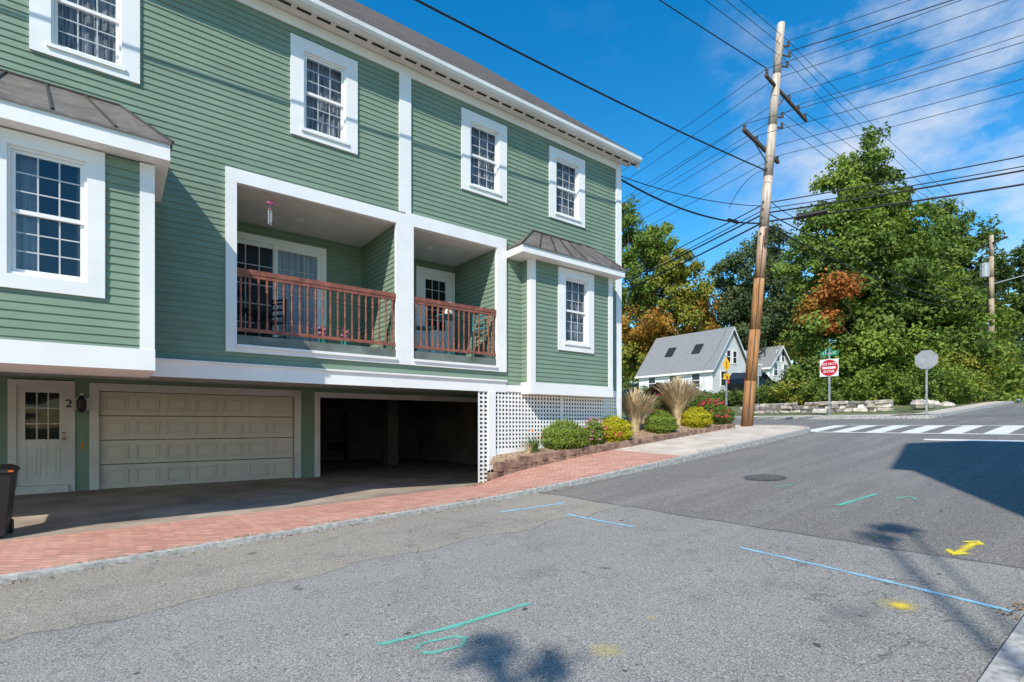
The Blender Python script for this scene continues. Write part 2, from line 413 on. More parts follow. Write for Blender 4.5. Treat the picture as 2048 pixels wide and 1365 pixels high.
# ---------------------------------------------------------------- THE GREEN HOUSE
house=empty('green_townhouse')
E=.105
def siding(mb,O,U,W,N,z0,z1,holes=()):
    O=Vector(O);U=Vector(U);N=Vector(N)
    k=math.floor(z0/E)
    while k*E<z1-1e-4:
        a=max(z0,k*E); b=min(z1,(k+1)*E); mid=(a+b)/2
        segs=[(0,W)]
        for (h0,h1,hz0,hz1) in holes:
            if hz0<mid<hz1:
                ns=[]
                for s0,s1 in segs:
                    if h1<=s0 or h0>=s1: ns.append((s0,s1))
                    else:
                        if h0>s0: ns.append((s0,h0))
                        if h1<s1: ns.append((h1,s1))
                segs=ns
        for s0,s1 in segs:
            p0=O+U*s0; p1=O+U*s1; Z=Vector((0,0,1))
            lo=N*.018; hi=N*.004
            mb.quad(p0+lo+Z*a,p1+lo+Z*a,p1+hi+Z*b,p0+hi+Z*b)
            mb.quad(p0+Z*a,p1+Z*a,p1+lo+Z*a,p0+lo+Z*a)
        k+=1
sd=MB(); tr=MB(); gl=MB(); ct=MB(); mt=MB(); GM=[0]
def ring(mb,x0,x1,z0,z1,y0,y1,l,r,t,b,mi=0):
    mb.box(x0,x1,y0,y1,z1-t,z1,mi); mb.box(x0,x1,y0,y1,z0,z0+b,mi)
    mb.box(x0,x0+l,y0,y1,z0+b,z1-t,mi); mb.box(x1-r,x1,y0,y1,z0+b,z1-t,mi)
def dhwin(x0,x1,z0,z1,Y,cmi=0,cols=3,rows=3,curt=True):
    zm=(z0+z1)/2
    ring(tr,x0-.001,x1+.001,z0-.001,z1+.001,Y-.015,Y+.14,.03,.03,.03,.035)
    for (a,b,yo) in ((zm-.02,z1-.03,.02),(z0+.035,zm+.02,.05)):
        ring(tr,x0+.03,x1-.03,a,b,Y+yo,Y+yo+.028,.04,.04,.04,.05)
        gx0,gx1,gz0,gz1=x0+.07,x1-.07,a+.05,b-.04
        gl.quad((gx0,Y+yo+.016,gz0),(gx1,Y+yo+.016,gz0),(gx1,Y+yo+.016,gz1),(gx0,Y+yo+.016,gz1),mi=GM[0])
        for i in range(1,cols):
            x=gx0+(gx1-gx0)*i/cols; mt.box(x-.008,x+.008,Y+yo+.006,Y+yo+.013,gz0,gz1)
        for j in range(1,rows):
            z=gz0+(gz1-gz0)*j/rows; mt.box(gx0,gx1,Y+yo+.0065,Y+yo+.0125,z-.008,z+.008)
    n=24
    if curt:
        for i in range(n):
            xa=x0+(x1-x0)*i/n; xb=x0+(x1-x0)*(i+1)/n
            ya=Y+.16+.015*math.sin(i*1.9); yb=Y+.16+.015*math.sin((i+1)*1.9)
            ct.quad((xa,ya,z0),(xb,yb,z0),(xb,yb,z1),(xa,ya,z1),mi=cmi)
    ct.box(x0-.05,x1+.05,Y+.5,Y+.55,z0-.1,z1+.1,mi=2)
def trimwin(x0,x1,z0,z1,Y,l,r,t,b,hol,ox=0,**k):
    ring(tr,x0,x1,z0,z1,Y-.045,Y+.02,l,r,t,b)
    tr.box(x0+l-.05,x1-r+.05,Y-.075,Y-.045,z0+b-.05,z0+b)
    dhwin(x0+l,x1-r,z0+b,z1-t,Y,**k)
    hol.append((x0+l-.1-ox,x1-r+.1-ox,z0+b-.06,z1-t+.06))
XL=-16.0
hol=[]
for a,b in ((-.9,.37),(2.6,3.85),(6.25,7.52),(8.88,10.16),(-5.2,-3.95),(-9.2,-7.95)):
    trimwin(a,b,5.28,7.10,10,.23,.23,.22,.16,hol,XL)
hol.append((1.65-XL,4.75-XL,1.38,4.2)); hol.append((5.0-XL,7.3-XL,1.38,4.2))
hol.append((-2.6-XL,.3-XL,.8,4.6))
hol.append((8.1-XL,10.7-XL,.9,4.5))
siding(sd,(XL,10,0),(1,0,0),11.6-XL,(0,-1,0),.9,7.3,hol)
siding(sd,(11.6,10,0),(0,1,0),16,(1,0,0),.75,7.5)
tr.box(11.58,11.64,9.955,10.2,-.6,7.25)
wl=MB()
wl.box(XL-.02,XL,10,26,-1.7,7.5); wl.box(XL,11.58,25.9,26,-1.7,7.5)
wl.quad((11.6,10,7.5),(11.6,26,7.5),(11.6,18,14.4)); wl.quad((XL,10,7.5),(XL,26,7.5),(XL,18,14.4))
wl.box(11.45,11.58,10.6,26,-1.7,1.0)
wl.obj('plain_walls',m_sid,house)
tr.box(XL,11.6,9.955,10.02,7.25,7.44)
tr.box(11.42,11.58,9.955,10.02,.75,7.25)
tr.box(4.735,5.0,9.95,10.02,4.40,7.25)
for a,b in ((XL,-2.78),(.46,7.49)):
    tr.box(a,b,9.94,10.02,.75,1.03)
    tr.box(a,b,9.90,9.94,1.0,1.035)
tr.box(7.49,11.6,9.945,10.02,.77,.93)
sf=MB(); sf.box(XL-.3,11.9,9.62,9.955,7.445,7.47)
for x in ar(XL,11.8,.35): sf.box(x,x+.25,9.72,9.78,7.438,7.445,1)
sf.obj('soffit',[m_soff,m_dark],house)
gt=MB()
prof=[(9.62,7.44),(9.54,7.44),(9.50,7.49),(9.49,7.56),(9.505,7.565),(9.515,7.50),(9.55,7.46),(9.62,7.46)]
for i in range(len(prof)-1):
    a,b=prof[i],prof[i+1]; gt.quad((XL-.35,a[0],a[1]),(11.98,a[0],a[1]),(11.98,b[0],b[1]),(XL-.35,b[0],b[1]))
gt.quad(*[(11.98,a,b) for a,b in prof]); gt.box(XL-.3,11.95,9.62,9.66,7.44,7.60)
for x in ar(XL,11.8,.6): gt.box(x,x+.02,9.50,9.62,7.555,7.57)
gt.obj('gutter',m_gutter,house)
rf=MB()
a=(9.52,7.575);b=(18,14.95);c=(26.5,7.575)
for (p,q) in ((a,b),(b,c)):
    rf.quad((XL-.35,p[0],p[1]),(12.0,p[0],p[1]),(12.0,q[0],q[1]),(XL-.35,q[0],q[1]))
    rf.quad((XL-.35,p[0],p[1]-.05),(12.0,p[0],p[1]-.05),(12.0,q[0],q[1]-.05),(XL-.35,q[0],q[1]-.05))
    rf.quad((12.0,p[0],p[1]-.05),(12.0,p[0],p[1]),(12.0,q[0],q[1]),(12.0,q[0],q[1]-.05))
rf.obj('shingle_roof',m_roof,house)
tr.quad((11.97,9.6,7.5),(11.97,18,14.88),(11.97,18,14.65),(11.97,9.6,7.27))
ring(tr,1.55,4.88,1.23,4.36,9.94,10.03,.17,.22,.23,.12)
ring(tr,4.885,7.49,1.23,4.40,9.935,10.03,.165,.28,.26,.12)
cr=MB(); cz=MB()
for (x0,x1) in ((1.72,4.66),(5.05,7.2)):
    yb=11.85
    siding(sd,(x0-.02,yb,0),(1,0,0),x1-x0+.04,(0,-1,0),1.5,4.2)
    siding(sd,(x1+.02,10.03,0),(0,1,0),yb-10.03,(-1,0,0),1.5,4.2)
    siding(sd,(x0-.02,10.03,0),(0,1,0),yb-10.03,(1,0,0),1.5,4.2)
    cr.box(x0-.05,x1+.05,10.03,yb,4.13,4.2)
    cz.box(x0-.05,x1+.05,10.03,yb,1.40,1.5)
    cz.box(x0,x1,9.96,10.03,1.35,1.53)
    tr.box(x0,x1,9.90,9.94,1.31,1.36)
cr.obj('balcony_ceilings',m_soff,house); cz.obj('balcony_floors',M('deck_flashing',(.16,.18,.15),.6,.25),house)
li=MB()
for x,y in ((3.05,11.0),(5.95,10.9)): li.lathe(x,y,[(.09,4.13),(.09,4.115),(.05,4.112)],16)
for x,y in ((1.6,12.6),(6.0,12.8)):
    li.lathe(x,y,[(.10,1.0),(.09,.95),(.05,.93)],12)
li.obj('ceiling_lamps',m_white,house)
rl=MB()
for (x0,x1,nb) in ((1.72,4.66,21),(5.05,7.2,16)):
    rl.box(x0,x1,9.955,10.025,2.60,2.68); rl.box(x0,x1,9.965,10.015,2.54,2.60)
    rl.box(x0,x1,9.97,10.01,1.60,1.66)
    for i in range(nb):
        x=x0+(x1-x0)*(i+.5)/nb; h=.88; z0=1.66
        pr=[(.023,0),(.023,.16),(.015,.18),(.025,.21),(.015,.25),(.014,.32),(.021,.55),(.015,.72),(.025,.76),(.015,.80),(.023,.83),(.023,1)]
        rl.lathe(x,9.99,[(r,z0+t*h) for r,t in pr],8)
rl.obj('balcony_railings',m_rail,house)
dr=tr
ring(dr,1.74,3.83,1.5,3.90,11.76,11.84,.12,.12,.14,.05)
for a,b,yo in ((1.86,2.80,11.80),(2.74,3.71,11.775)):
    ring(dr,a,b,1.55,3.76,yo,yo+.03,.08,.08,.08,.14)
    gl.quad((a+.08,yo+.015,1.69),(b-.08,yo+.015,1.69),(b-.08,yo+.015,3.68),(a+.08,yo+.015,3.68))
    for i in range(1,3):
        x=a+.08+(b-a-.16)*i/3; mt.box(x-.01,x+.01,yo+.002,yo+.010,1.69,3.68)
    for j in range(1,5):
        z=1.69+1.99*j/5; mt.box(a+.08,b-.08,yo+.003,yo+.009,z-.01,z+.01)
ct.box(1.87,2.75,11.818,11.822,1.6,3.75,mi=2); ct.box(2.78,3.70,11.808,11.812,1.6,3.75,mi=1)
ring(dr,6.05,7.17,1.5,3.94,11.76,11.84,.13,.13,.15,.03)
dr.box(6.18,7.04,11.79,11.825,1.53,2.35)
ring(dr,6.18,7.04,2.35,3.79,11.79,11.825,.14,.14,.12,.05)
gl.quad((6.32,11.805,2.40),(6.90,11.805,2.40),(6.90,11.805,3.67),(6.32,11.805,3.67))
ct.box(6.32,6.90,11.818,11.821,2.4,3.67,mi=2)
for i in (1,2): x=6.32+.58*i/3; mt.box(x-.01,x+.01,11.79,11.80,2.4,3.67)
for j in (1,2,3,4): z=2.4+1.27*j/5; mt.box(6.32,6.9,11.791,11.799,z-.01,z+.01)
def bay(x0,x1,Y,zb,zt,hol):
    siding(sd,(x0,Y,0),(1,0,0),x1-x0,(0,-1,0),zb+.25,zt,hol)
    siding(sd,(x1,Y,0),(0,1,0),10-Y,(1,0,0),zb+.25,zt)
    siding(sd,(x0,Y,0),(0,1,0),10-Y,(-1,0,0),zb+.25,zt)
    tr.box(x0,x0+.13,Y-.035,Y+.01,zb+.28,zt); tr.box(x1-.13,x1,Y-.035,Y+.01,zb+.28,zt)
    tr.box(x0-.035,x0,Y-.035,Y+.10,zb+.28,zt); tr.box(x1,x1+.035,Y-.035,Y+.10,zb+.28,zt)
    tr.box(x0-.04,x1+.04,Y-.045,10.0,zb,zb+.28)
def hip(ex0,ex1,eY,rx0,rx1,z0,z1,zr,npan):
    tr.box(ex0,ex1,eY,10,z0,z1)
    rm=MB(); A=(ex0-.03,eY-.03,z1+.003);B=(ex1+.03,eY-.03,z1+.003);C=(ex1+.03,10,z1+.003);D=(ex0-.03,10,z1+.003)
    Rl=(rx0,9.97,zr);Rr=(rx1,9.97,zr)
    rm.quad(A,B,Rr,Rl); rm.quad(B,C,Rr); rm.quad(D,A,Rl)
    rm.quad(A,B,(B[0],B[1],z1-.02),(A[0],A[1],z1-.02))
    for i in range(npan+1):
        t=i/npan; p=Vector(A).lerp(Vector(B),t); q=Vector(Rl).lerp(Vector(Rr),t)
        rm.cyl(p+Vector((0,0,.012)),q+Vector((0,0,.012)),.018,n=5,mi=1)
    rm.cyl(B,Rr,.02,n=5,mi=1); rm.cyl(A,Rl,.02,n=5,mi=1); rm.cyl(Rl,Rr,.03,n=5,mi=1)
    rm.obj('bay_roof',[m_copper,M('roof_seam_metal',(.07,.06,.055),.5,.2,metal=.3)],house)
h1=[]
Y0=8.6; ox=-2.75
ring(tr,-2.25,-.05,1.62,3.50,Y0-.045,Y0+.02,.18,.18,.17,.17)
tr.box(-1.33,-.97,Y0-.045,Y0+.02,1.79,3.33)
GM[0]=1
for a,b in ((-2.07,-1.33),(-.97,-.23)):
    dhwin(a,b,1.79,3.33,Y0,cmi=1,curt=False); 
GM[0]=0
for a,b in ((-2.07,-1.86),(-.97,-.70),(-.34,-.23)):
    for i in range(8):
        xa=a+(b-a)*i/8; xb=a+(b-a)*(i+1)/8
        ct.quad((xa,Y0+.15+.02*(i%2),1.79),(xb,Y0+.15+.02*((i+1)%2),1.79),(xb,Y0+.15+.02*((i+1)%2),3.33),(xa,Y0+.15+.02*(i%2),3.33),mi=1)
h1.append((-2.15-ox,-.15-ox,1.72,3.4))
bay(-2.75,.446,Y0,.72,3.50,h1)
hip(-2.95,.64,8.33,-2.4,.12,3.52,3.75,4.85,6)
h2=[]; ox=8.0
trimwin(8.87,10.14,1.85,3.93,9.65,.24,.22,.22,.20,h2,8.0)
bay(8.0,10.85,9.65,.72,3.97,h2)
hip(7.50,11.05,9.33,8.35,10.35,3.96,4.14,4.80,7)
YG=14.8
ce=MB(); ce.box(XL,11.58,10.03,YG,1.0,1.05); ce.box(XL,11.58,YG,22,1.0,1.05); ce.obj('recess_ceiling',m_soff,house)
gh=[(-1.6-XL,-.66-XL,-1.6,.9),(-.3-XL,4.05-XL,-1.6,.85),(4.6-XL,10.0-XL,-1.7,.85),(-12-XL,-7.8-XL,-1.6,.85)]
siding(sd,(XL,YG,0),(1,0,0),11.5-XL,(0,-1,0),-1.6,1.0,gh)
t2=MB()
ring_z=lambda x0,x1,z1,w,zb:(t2.box(x0,x1,YG-.05,YG+.02,z1-w,z1),t2.box(x0,x0+w,YG-.05,YG+.02,zb,z1-w),t2.box(x1-w,x1,YG-.05,YG+.02,zb,z1-w))
ring_z(-1.66,-.60,.92,.13,-1.46); ring_z(-.36,4.12,.90,.17,-1.48); ring_z(4.48,10.1,.88,.15,-1.6); ring_z(-12,-7.8,.9,.17,-1.6)
t2.box(-1.55,-.71,YG-.12,YG+.1,-1.47,-1.30)
dx0,dx1=-1.53,-.73
t2.box(dx0,dx1,YG+.0,YG+.04,-1.30,-.33); t2.box(dx0,dx0+.13,YG,YG+.04,-.33,.79); t2.box(dx1-.13,dx1,YG,YG+.04,-.33,.79)
t2.box(dx0+.13,dx1-.13,YG,YG+.04,.66,.79)
for a,b in ((dx0+.12,-1.16),(-1.10,dx1-.12)):
    ring(t2,a,b,-1.15,-.45,YG-.015,YG,.03,.03,.03,.03); t2.box(a+.07,b-.07,YG-.012,YG,-1.08,-.52)
gl.quad((dx0+.13,YG+.02,-.33),(dx1-.13,YG+.02,-.33),(dx1-.13,YG+.02,.66),(dx0+.13,YG+.02,.66))
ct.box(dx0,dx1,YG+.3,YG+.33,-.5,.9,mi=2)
for i in (1,2): x=dx0+.13+.54*i/3; t2.box(x-.01,x+.01,YG+.005,YG+.015,-.33,.66)
for j in (1,2): z=-.33+.99*j/3; t2.box(dx0+.13,dx1-.13,YG+.006,YG+.014,z-.01,z+.01)
t2.obj('garage_trim',m_trim2,house)
kn=MB(); kn.ball((dx1-.06,YG-.05,-.32),(.03,.03,.03)); kn.ball((dx1-.06,YG-.02,-.2),(.025,.02,.025)); kn.obj('door_knob',M('brass',(.5,.33,.1),.3,.1,metal=.8),house,True)
def gdoor(x0,x1,z0,z1,nc,nr,name):
    g_=MB(); h=(z1-z0)/nr; y=YG+.06
    for r in range(nr):
        g_.box(x0,x1,y,y+.04,z0+r*h+.008,z0+(r+1)*h-.008)
        w=(x1-x0)/nc
        for c_ in range(nc):
            a=x0+c_*w+.07; b=x0+(c_+1)*w-.07; za=z0+r*h+.11; zb=z0+(r+1)*h-.11
            ring(g_,a,b,za,zb,y-.035,y,.03,.03,.03,.03)
            g_.box(a+.07,b-.07,y-.018,y,za+.07,zb-.07)
    g_.obj(name,m_garage,house,bevel=.004)
gdoor(-.19,3.95,-1.47,.73,7,4,'garage_door'); gdoor(-11.8,-8,-1.5,.73,7,4,'garage_door')
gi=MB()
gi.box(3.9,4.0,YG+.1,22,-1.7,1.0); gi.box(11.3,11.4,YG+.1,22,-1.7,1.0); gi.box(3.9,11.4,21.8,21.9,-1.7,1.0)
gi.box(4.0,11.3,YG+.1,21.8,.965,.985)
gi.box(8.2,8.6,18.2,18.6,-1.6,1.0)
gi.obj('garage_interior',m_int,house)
sh=MB()
for z in (-1.1,-.5,.1): sh.box(5.2,7.8,21.2,21.7,z,z+.03)
for x in (5.2,6.5,7.77): sh.box(x,x+.03,21.2,21.7,-1.55,.5)
for i in range(9):
    x=5.3+random.random()*2.1; z=random.choice((-1.07,-.47,.13)); sh.box(x,x+.3,21.25,21.6,z,z+.2+.2*random.random(),1+i%2)
sh.obj('garage_storage_shelf',[m_int,M('storage_tote_grey',(.12,.11,.10),.8),m_bin],house)
ln=MB()
ln.box(-.62,-.36,YG-.04,YG-.02,.30,.56,1)
ln.lathe(-.49,YG-.16,[(.02,.24),(.06,.28),(.085,.33),(.085,.52),(.05,.56),(.02,.62)],8,0)
ln.cyl((-.49,YG-.04,.5),(-.49,YG-.16,.58),.012,n=6); ln.box(-.52,-.46,YG-.06,YG-.04,.56,.66,1)
ln.box(-.50,-.46,YG-.04,YG-.02,-.55,-.42,2)
ln.obj('wall_lantern',[m_black,m_trim,M('orange_tag',(.6,.2,.02),.5)],house)
def text(s,loc,rot,size,mat,name,parent,ext=.004):
    cu=bpy.data.curves.new(name,'FONT'); cu.body=s; cu.size=size; cu.align_x='CENTER'; cu.align_y='CENTER'; cu.extrude=ext
    cu.offset=size*.012
    o=bpy.data.objects.new(name,cu); o.location=loc; o.rotation_euler=rot; cu.materials.append(mat); sc.collection.objects.link(o); o.parent=parent; return o
text('2',(-.66-.04,YG-.055,.43),(math.radians(90),0,0),.24,m_black,'house_number_2',house,.008)
def bedz(x,y):
    h=float(np.interp(x,[6.5,8,10,16.5],[.30,.24,.12,.08]))
    return Zi(x)+h+.16*max(0,min(y,11.5)-9.45)
la=MB()
la.box(6.97,7.17,9.93,10.02,-1.42,.75); la.box(11.42,11.58,9.93,10.02,-.8,.77); la.box(9.27,9.35,9.955,10.0,-.85,.77)
def lattice(x0,x1,zt,zbf,p=.098,w=.046):
    n=int((x1-x0)/p)
    for i in range(n+1):
        x=x0+(x1-x0)*i/n; la.box(x-w/2,x+w/2,9.965,9.972,zbf(x),zt)
    z=zt
    while z>min(zbf(x0),zbf(x1)):
        xs=[x for x in ar(x0,x1,.1) if zbf(x)<z]
        if xs: la.box(min(xs),max(xs),9.973,9.980,z-w/2,z+w/2)
        z-=p
lattice(7.17,9.27,.77,lambda x:bedz(x,10)-.02); lattice(9.35,11.42,.77,lambda x:bedz(x,10)-.02)
lattice(6.72,6.97,.75,lambda x:-1.38)
for x0,x1 in ((7.17,9.27),):
    la.quad((x0,9.96,bedz(x0,10)-.1),(x1,9.96,bedz(x1,10)-.1),(x1,9.96,bedz(x1,10)+.08),(x0,9.96,bedz(x0,10)+.12))
la.obj('lattice_skirt',m_trim,house)
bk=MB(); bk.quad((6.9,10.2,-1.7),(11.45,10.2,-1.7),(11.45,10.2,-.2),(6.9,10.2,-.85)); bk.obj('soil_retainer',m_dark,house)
sd.obj('clapboards',m_sid,house); tr.obj('white_trim',m_trim,house); gl.obj('window_glass',[m_glass,m_glass2],house)
mt.obj('muntins',m_munt,house); ct.obj('curtains',[m_curt,m_curt2,m_dark],house)
# ------------------------------------------------- planting bed & retaining wall
mb=MB()
bf=lambda x,y: bedz(x,y)+.012*math.sin(x*23+y*31)
addsheet(mb,ar(7.17,11.7,.3),ar(9.42,10.19,.11),bf)
addsheet(mb,ar(11.7,16.4,.33),ar(9.42,10.4,.15)+ar(10.7,16,.8),bf)
mb.quad((6.6,9.42,bedz(6.6,9.42)),(7.17,9.42,bedz(7.17,9.42)),(7.17,10.0,bedz(7.17,10.0)))
mb.obj('mulch_bed',m_mulch,smooth=True)
rw=MB(); x=6.6
while x<16.3:
    w=.28+.08*random.random(); h=bedz(x,9.4)-Zi(x)+.05; nc=max(1,round(h/.14)); hh=h/nc
    for k in range(nc):
        o=random.random()*.02; z0=Zi(x+w/2)-.06+k*(hh+.0)+.01
        off=(.5*w if k%2 else 0)
        rw.box(x+off,x+w-.008+off,9.28-o,9.48,z0,z0+hh+.05-.008 if k==nc-1 else z0+hh-.008)
    x+=w
for k in range(2):
    for i in range(2):
        a=Vector((6.62+.26*i,9.5+.22*i,0)); b=a+Vector((.24,.21,0)); z0=-1.36+k*.16
        rw.quad((a.x,a.y,z0),(b.x,b.y,z0),(b.x,b.y,z0+.155),(a.x,a.y,z0+.155))
rw.obj('block_retaining_wall',m_block,bevel=.015)
# ------------------------------------------------- foliage
RU=np.array([.792,-.61,0]); RV=np.array([.61,.792,0])
def leafmesh(name,C,Nn,S,Col,parent=None,asp=.62):
    n=len(C)
    r=rng.normal(size=(n,3)); a=np.cross(Nn,r); a/=np.linalg.norm(a,axis=1)[:,None]+1e-9
    b=np.cross(Nn,a); b/=np.linalg.norm(b,axis=1)[:,None]+1e-9
    S=S[:,None]
    V=np.empty((n,4,3)); V[:,0]=C-a*S*.5; V[:,1]=C-b*S*.5*asp+Nn*S*.08; V[:,2]=C+a*S*.5; V[:,3]=C+b*S*.5*asp+Nn*S*.08
    me=bpy.data.meshes.new(name); me.vertices.add(4*n); me.vertices.foreach_set('co',V.ravel())
    me.loops.add(4*n); me.loops.foreach_set('vertex_index',np.arange(4*n,dtype=np.int32))
    me.polygons.add(n); me.polygons.foreach_set('loop_start',np.arange(0,4*n,4,dtype=np.int32))
    try: me.polygons.foreach_set('loop_total',np.full(n,4,dtype=np.int32))
    except Exception: pass
    me.update(calc_edges=True)
    ca=me.color_attributes.new('Col','FLOAT_COLOR','POINT')
    cc=np.ones((n,4,4)); cc[:,:,:3]=Col[:,None,:]; ca.data.foreach_set('color',cc.ravel())
    me.materials.append(m_leaf)
    o=bpy.data.objects.new(name,me); sc.collection.objects.link(o)
    if parent: o.parent=parent
    return o
PAL={'g':((.08,.14,.025),(.22,.30,.055)),'d':((.045,.08,.02),(.13,.18,.045)),'y':((.20,.23,.035),(.40,.38,.06)),
     'o':((.32,.16,.03),(.56,.32,.05)),'r':((.36,.10,.025),(.52,.22,.05)),'b':((.07,.11,.045),(.15,.195,.07)),'c':((.38,.36,.02),(.62,.57,.03)),
     'e':((.12,.19,.03),(.31,.40,.06)),'f':((.10,.17,.03),(.25,.34,.06))}
def crown(blobs,n,leaf,cr,origin):
    O=np.array(origin); vol=np.array([b[3]**2*b[4] for b in blobs])**.7; vol/=vol.sum()
    C=[];Nn=[];S=[];K=[];cc=[]
    for b,w in zip(blobs,vol):
        nb=int(n*w); ncl=max(10,int(4.2*(b[3]**2*b[4])**.667/(cr**2)))
        d=rng.normal(size=(ncl,3)); d/=np.linalg.norm(d,axis=1)[:,None]
        rad=rng.uniform(.3,1.05,ncl)**.6
        lump=1+.15*np.sin(d[:,0]*5+b[0])*np.sin(d[:,2]*6+b[2])
        c=d*(rad*lump)[:,None]*np.array([b[3],b[3],b[4]])
        cen=O+RU*(b[0]+c[:,0:1])+RV*(b[1]+c[:,1:2])+np.array([0,0,1])*(b[2]+c[:,2:3])
        idx=rng.integers(0,ncl,nb)
        csz=cr*rng.uniform(.5,1.2,ncl)
        e=rng.normal(size=(nb,3)); e/=np.linalg.norm(e,axis=1)[:,None]
        rr=rng.uniform(.2,1.15,nb)**.7
        off=e*(rr*csz[idx])[:,None]*np.array([1,1,.85])
        C.append(cen[idx]+off)
        nn=e*.5+d[idx]*.4+rng.normal(size=(nb,3))*.55+np.array([0,0,.25]); nn/=np.linalg.norm(nn,axis=1)[:,None]; Nn.append(nn)
        S.append(leaf*rng.uniform(.6,1.35,nb))
        lo,hi=PAL[b[5]]; t=np.clip(rng.uniform(0,1,ncl)[idx]*.6+rng.uniform(0,1,nb)*.4,0,1)[:,None]
        K.append(np.array(lo)*(1-t)+np.array(hi)*t); cc.append(cen)
    return np.concatenate(C),np.concatenate(Nn),np.concatenate(S),np.concatenate(K),np.concatenate(cc)
def tree(name,x,y,blobs,n,leaf,cr,tr_r,zb=None,top=None,nl=70):
    zb=gz(x,y)-.2 if zb is None else zb
    e=empty(name)
    C,Nn,S,K,cen=crown(blobs,n,leaf,cr,(x,y,0))
    leafmesh('foliage',C,Nn,S,K,e)
    t=MB(); ztop=top or max(b[2] for b in blobs); base=Vector((x,y,zb)); pts=[base]
    ns=7
    for i in range(1,ns+1):
        f=i/ns; ub=np.interp(zb+(ztop-zb)*f,[zb,ztop],[0,sorted(blobs,key=lambda b:b[2])[-1][0]])
        pts.append(Vector((x+RU[0]*ub+random.uniform(-.15,.15),y+RU[1]*ub+random.uniform(-.15,.15),zb+(ztop-zb)*f)))
    for i in range(ns): t.cyl(pts[i],pts[i+1],tr_r*(1-.85*i/ns),tr_r*(1-.85*(i+1)/ns),8)
    sel=rng.choice(len(cen),min(nl,len(cen)),replace=False)
    for k in sel:
        p=Vector(cen[k]); f=max(.15,min(.95,((p.z-zb)/(ztop-zb))-.2)); q=pts[min(ns,int(f*ns))].lerp(pts[min(ns,int(f*ns)+1)],f*ns%1)
        mid=q.lerp(p,.5)+Vector((0,0,-.25)); t.cyl(q,mid,tr_r*.22,tr_r*.13,5); t.cyl(mid,p,tr_r*.13,.02,5)
    t.obj('trunk_and_limbs',m_bark,e)
    return e
tree('maple_tree',39.7,12.3,[(-.6,0,17.0,1.7,1.5,'f'),(-1.9,.3,15.0,2.3,1.9,'e'),(.3,.5,14.9,2.0,1.8,'g'),(-3.0,0,12.8,2.6,2.0,'f'),(-.4,-.5,12.4,2.6,2.1,'e'),(-4.0,0,10.2,2.5,1.9,'f'),(-1.0,-.6,10.2,3.0,2.2,'g'),(1.2,0,10.6,2.3,2.0,'f'),
 (-4.2,-2.2,8.0,1.15,.85,'r'),(-5.1,-1.6,6.9,1.1,.85,'o'),(-4.6,-2.2,6.2,.7,.6,'r'),
 (0,0,8.2,3.8,2.4,'g'),(3.0,.0,7.6,3.0,2.2,'e'),(-3.4,-.6,6.0,3.0,2.2,'f'),(1.5,-1.4,5.4,3.8,2.5,'g'),(4.7,0,5.3,2.8,2.4,'e'),(-1.2,-2.0,3.6,3.2,2.0,'e'),(3.4,-2,3.0,3.3,1.9,'f'),(6.0,-.5,3.0,2.2,1.8,'y'),(-4.0,-1,3.0,2.4,1.6,'g')],130000,.25,.75,.38)
tree('oak_tree',59.4,30.0,[(0,0,20,3.0,2.2,'b'),(-2.4,0,17.4,3.0,2.4,'b'),(2.4,0,17.6,3.0,2.4,'b'),(-3.2,0,14,2.8,2.4,'b'),(0,0,14.4,3.8,2.8,'b'),(3.4,0,13.6,3.2,2.4,'b'),(-.5,0,11,4.4,2.6,'b'),(3.5,0,10,3.2,2.6,'y')],38000,.34,1.1,.4)
tree('ash_tree',49.6,37.5,[(-3.8,0,23.5,2.4,2.6,'g'),(-2.6,0,19.8,3.4,2.6,'f'),(.2,0,20.5,3.0,2.3,'e'),(2.2,0,17.8,3.0,2.3,'y'),(-2.5,0,15.6,3.8,2.8,'f'),(4.2,0,15.2,2.6,2.2,'y'),(.8,0,14.6,3.4,2.6,'y'),(5.3,0,12.6,2.0,1.9,'o'),(3.0,0,11.8,2.8,2.3,'y'),(-2,0,11.2,3.8,2.6,'o'),(1,0,9.6,3.2,2.2,'o'),(-2,0,7.4,3.2,2.4,'y')],56000,.34,1.0,.42)
tree('maple_tree',69.6,15.8,[(.8,0,21.6,2.2,2.0,'g'),(-1.2,0,19.4,2.8,2.3,'f'),(2.6,0,19,2.6,2.2,'g'),(-3,0,16.6,2.8,2.3,'d'),(.5,0,16.4,3.7,2.6,'g'),(3.8,0,15.4,2.6,2.6,'d'),(-4,0,13,3.2,2.6,'g'),(0,0,13,4.2,2.6,'d'),(4,0,11,3.2,2.6,'g'),(0,0,9.4,5.2,2.8,'d')],42000,.36,1.1,.42)
tree('maple_tree',80.0,8.6,[(0,0,19.0,3.0,2.6,'d'),(-2.6,0,16.5,3.0,2.6,'d'),(2.5,0,16.5,3.6,2.8,'d'),(-1,0,13,4.2,3,'d'),(3,0,12,4.5,3,'d'),(-1,0,8.6,4.8,3,'d'),(6,0,15,4,4,'g')],34000,.38,1.1,.4)
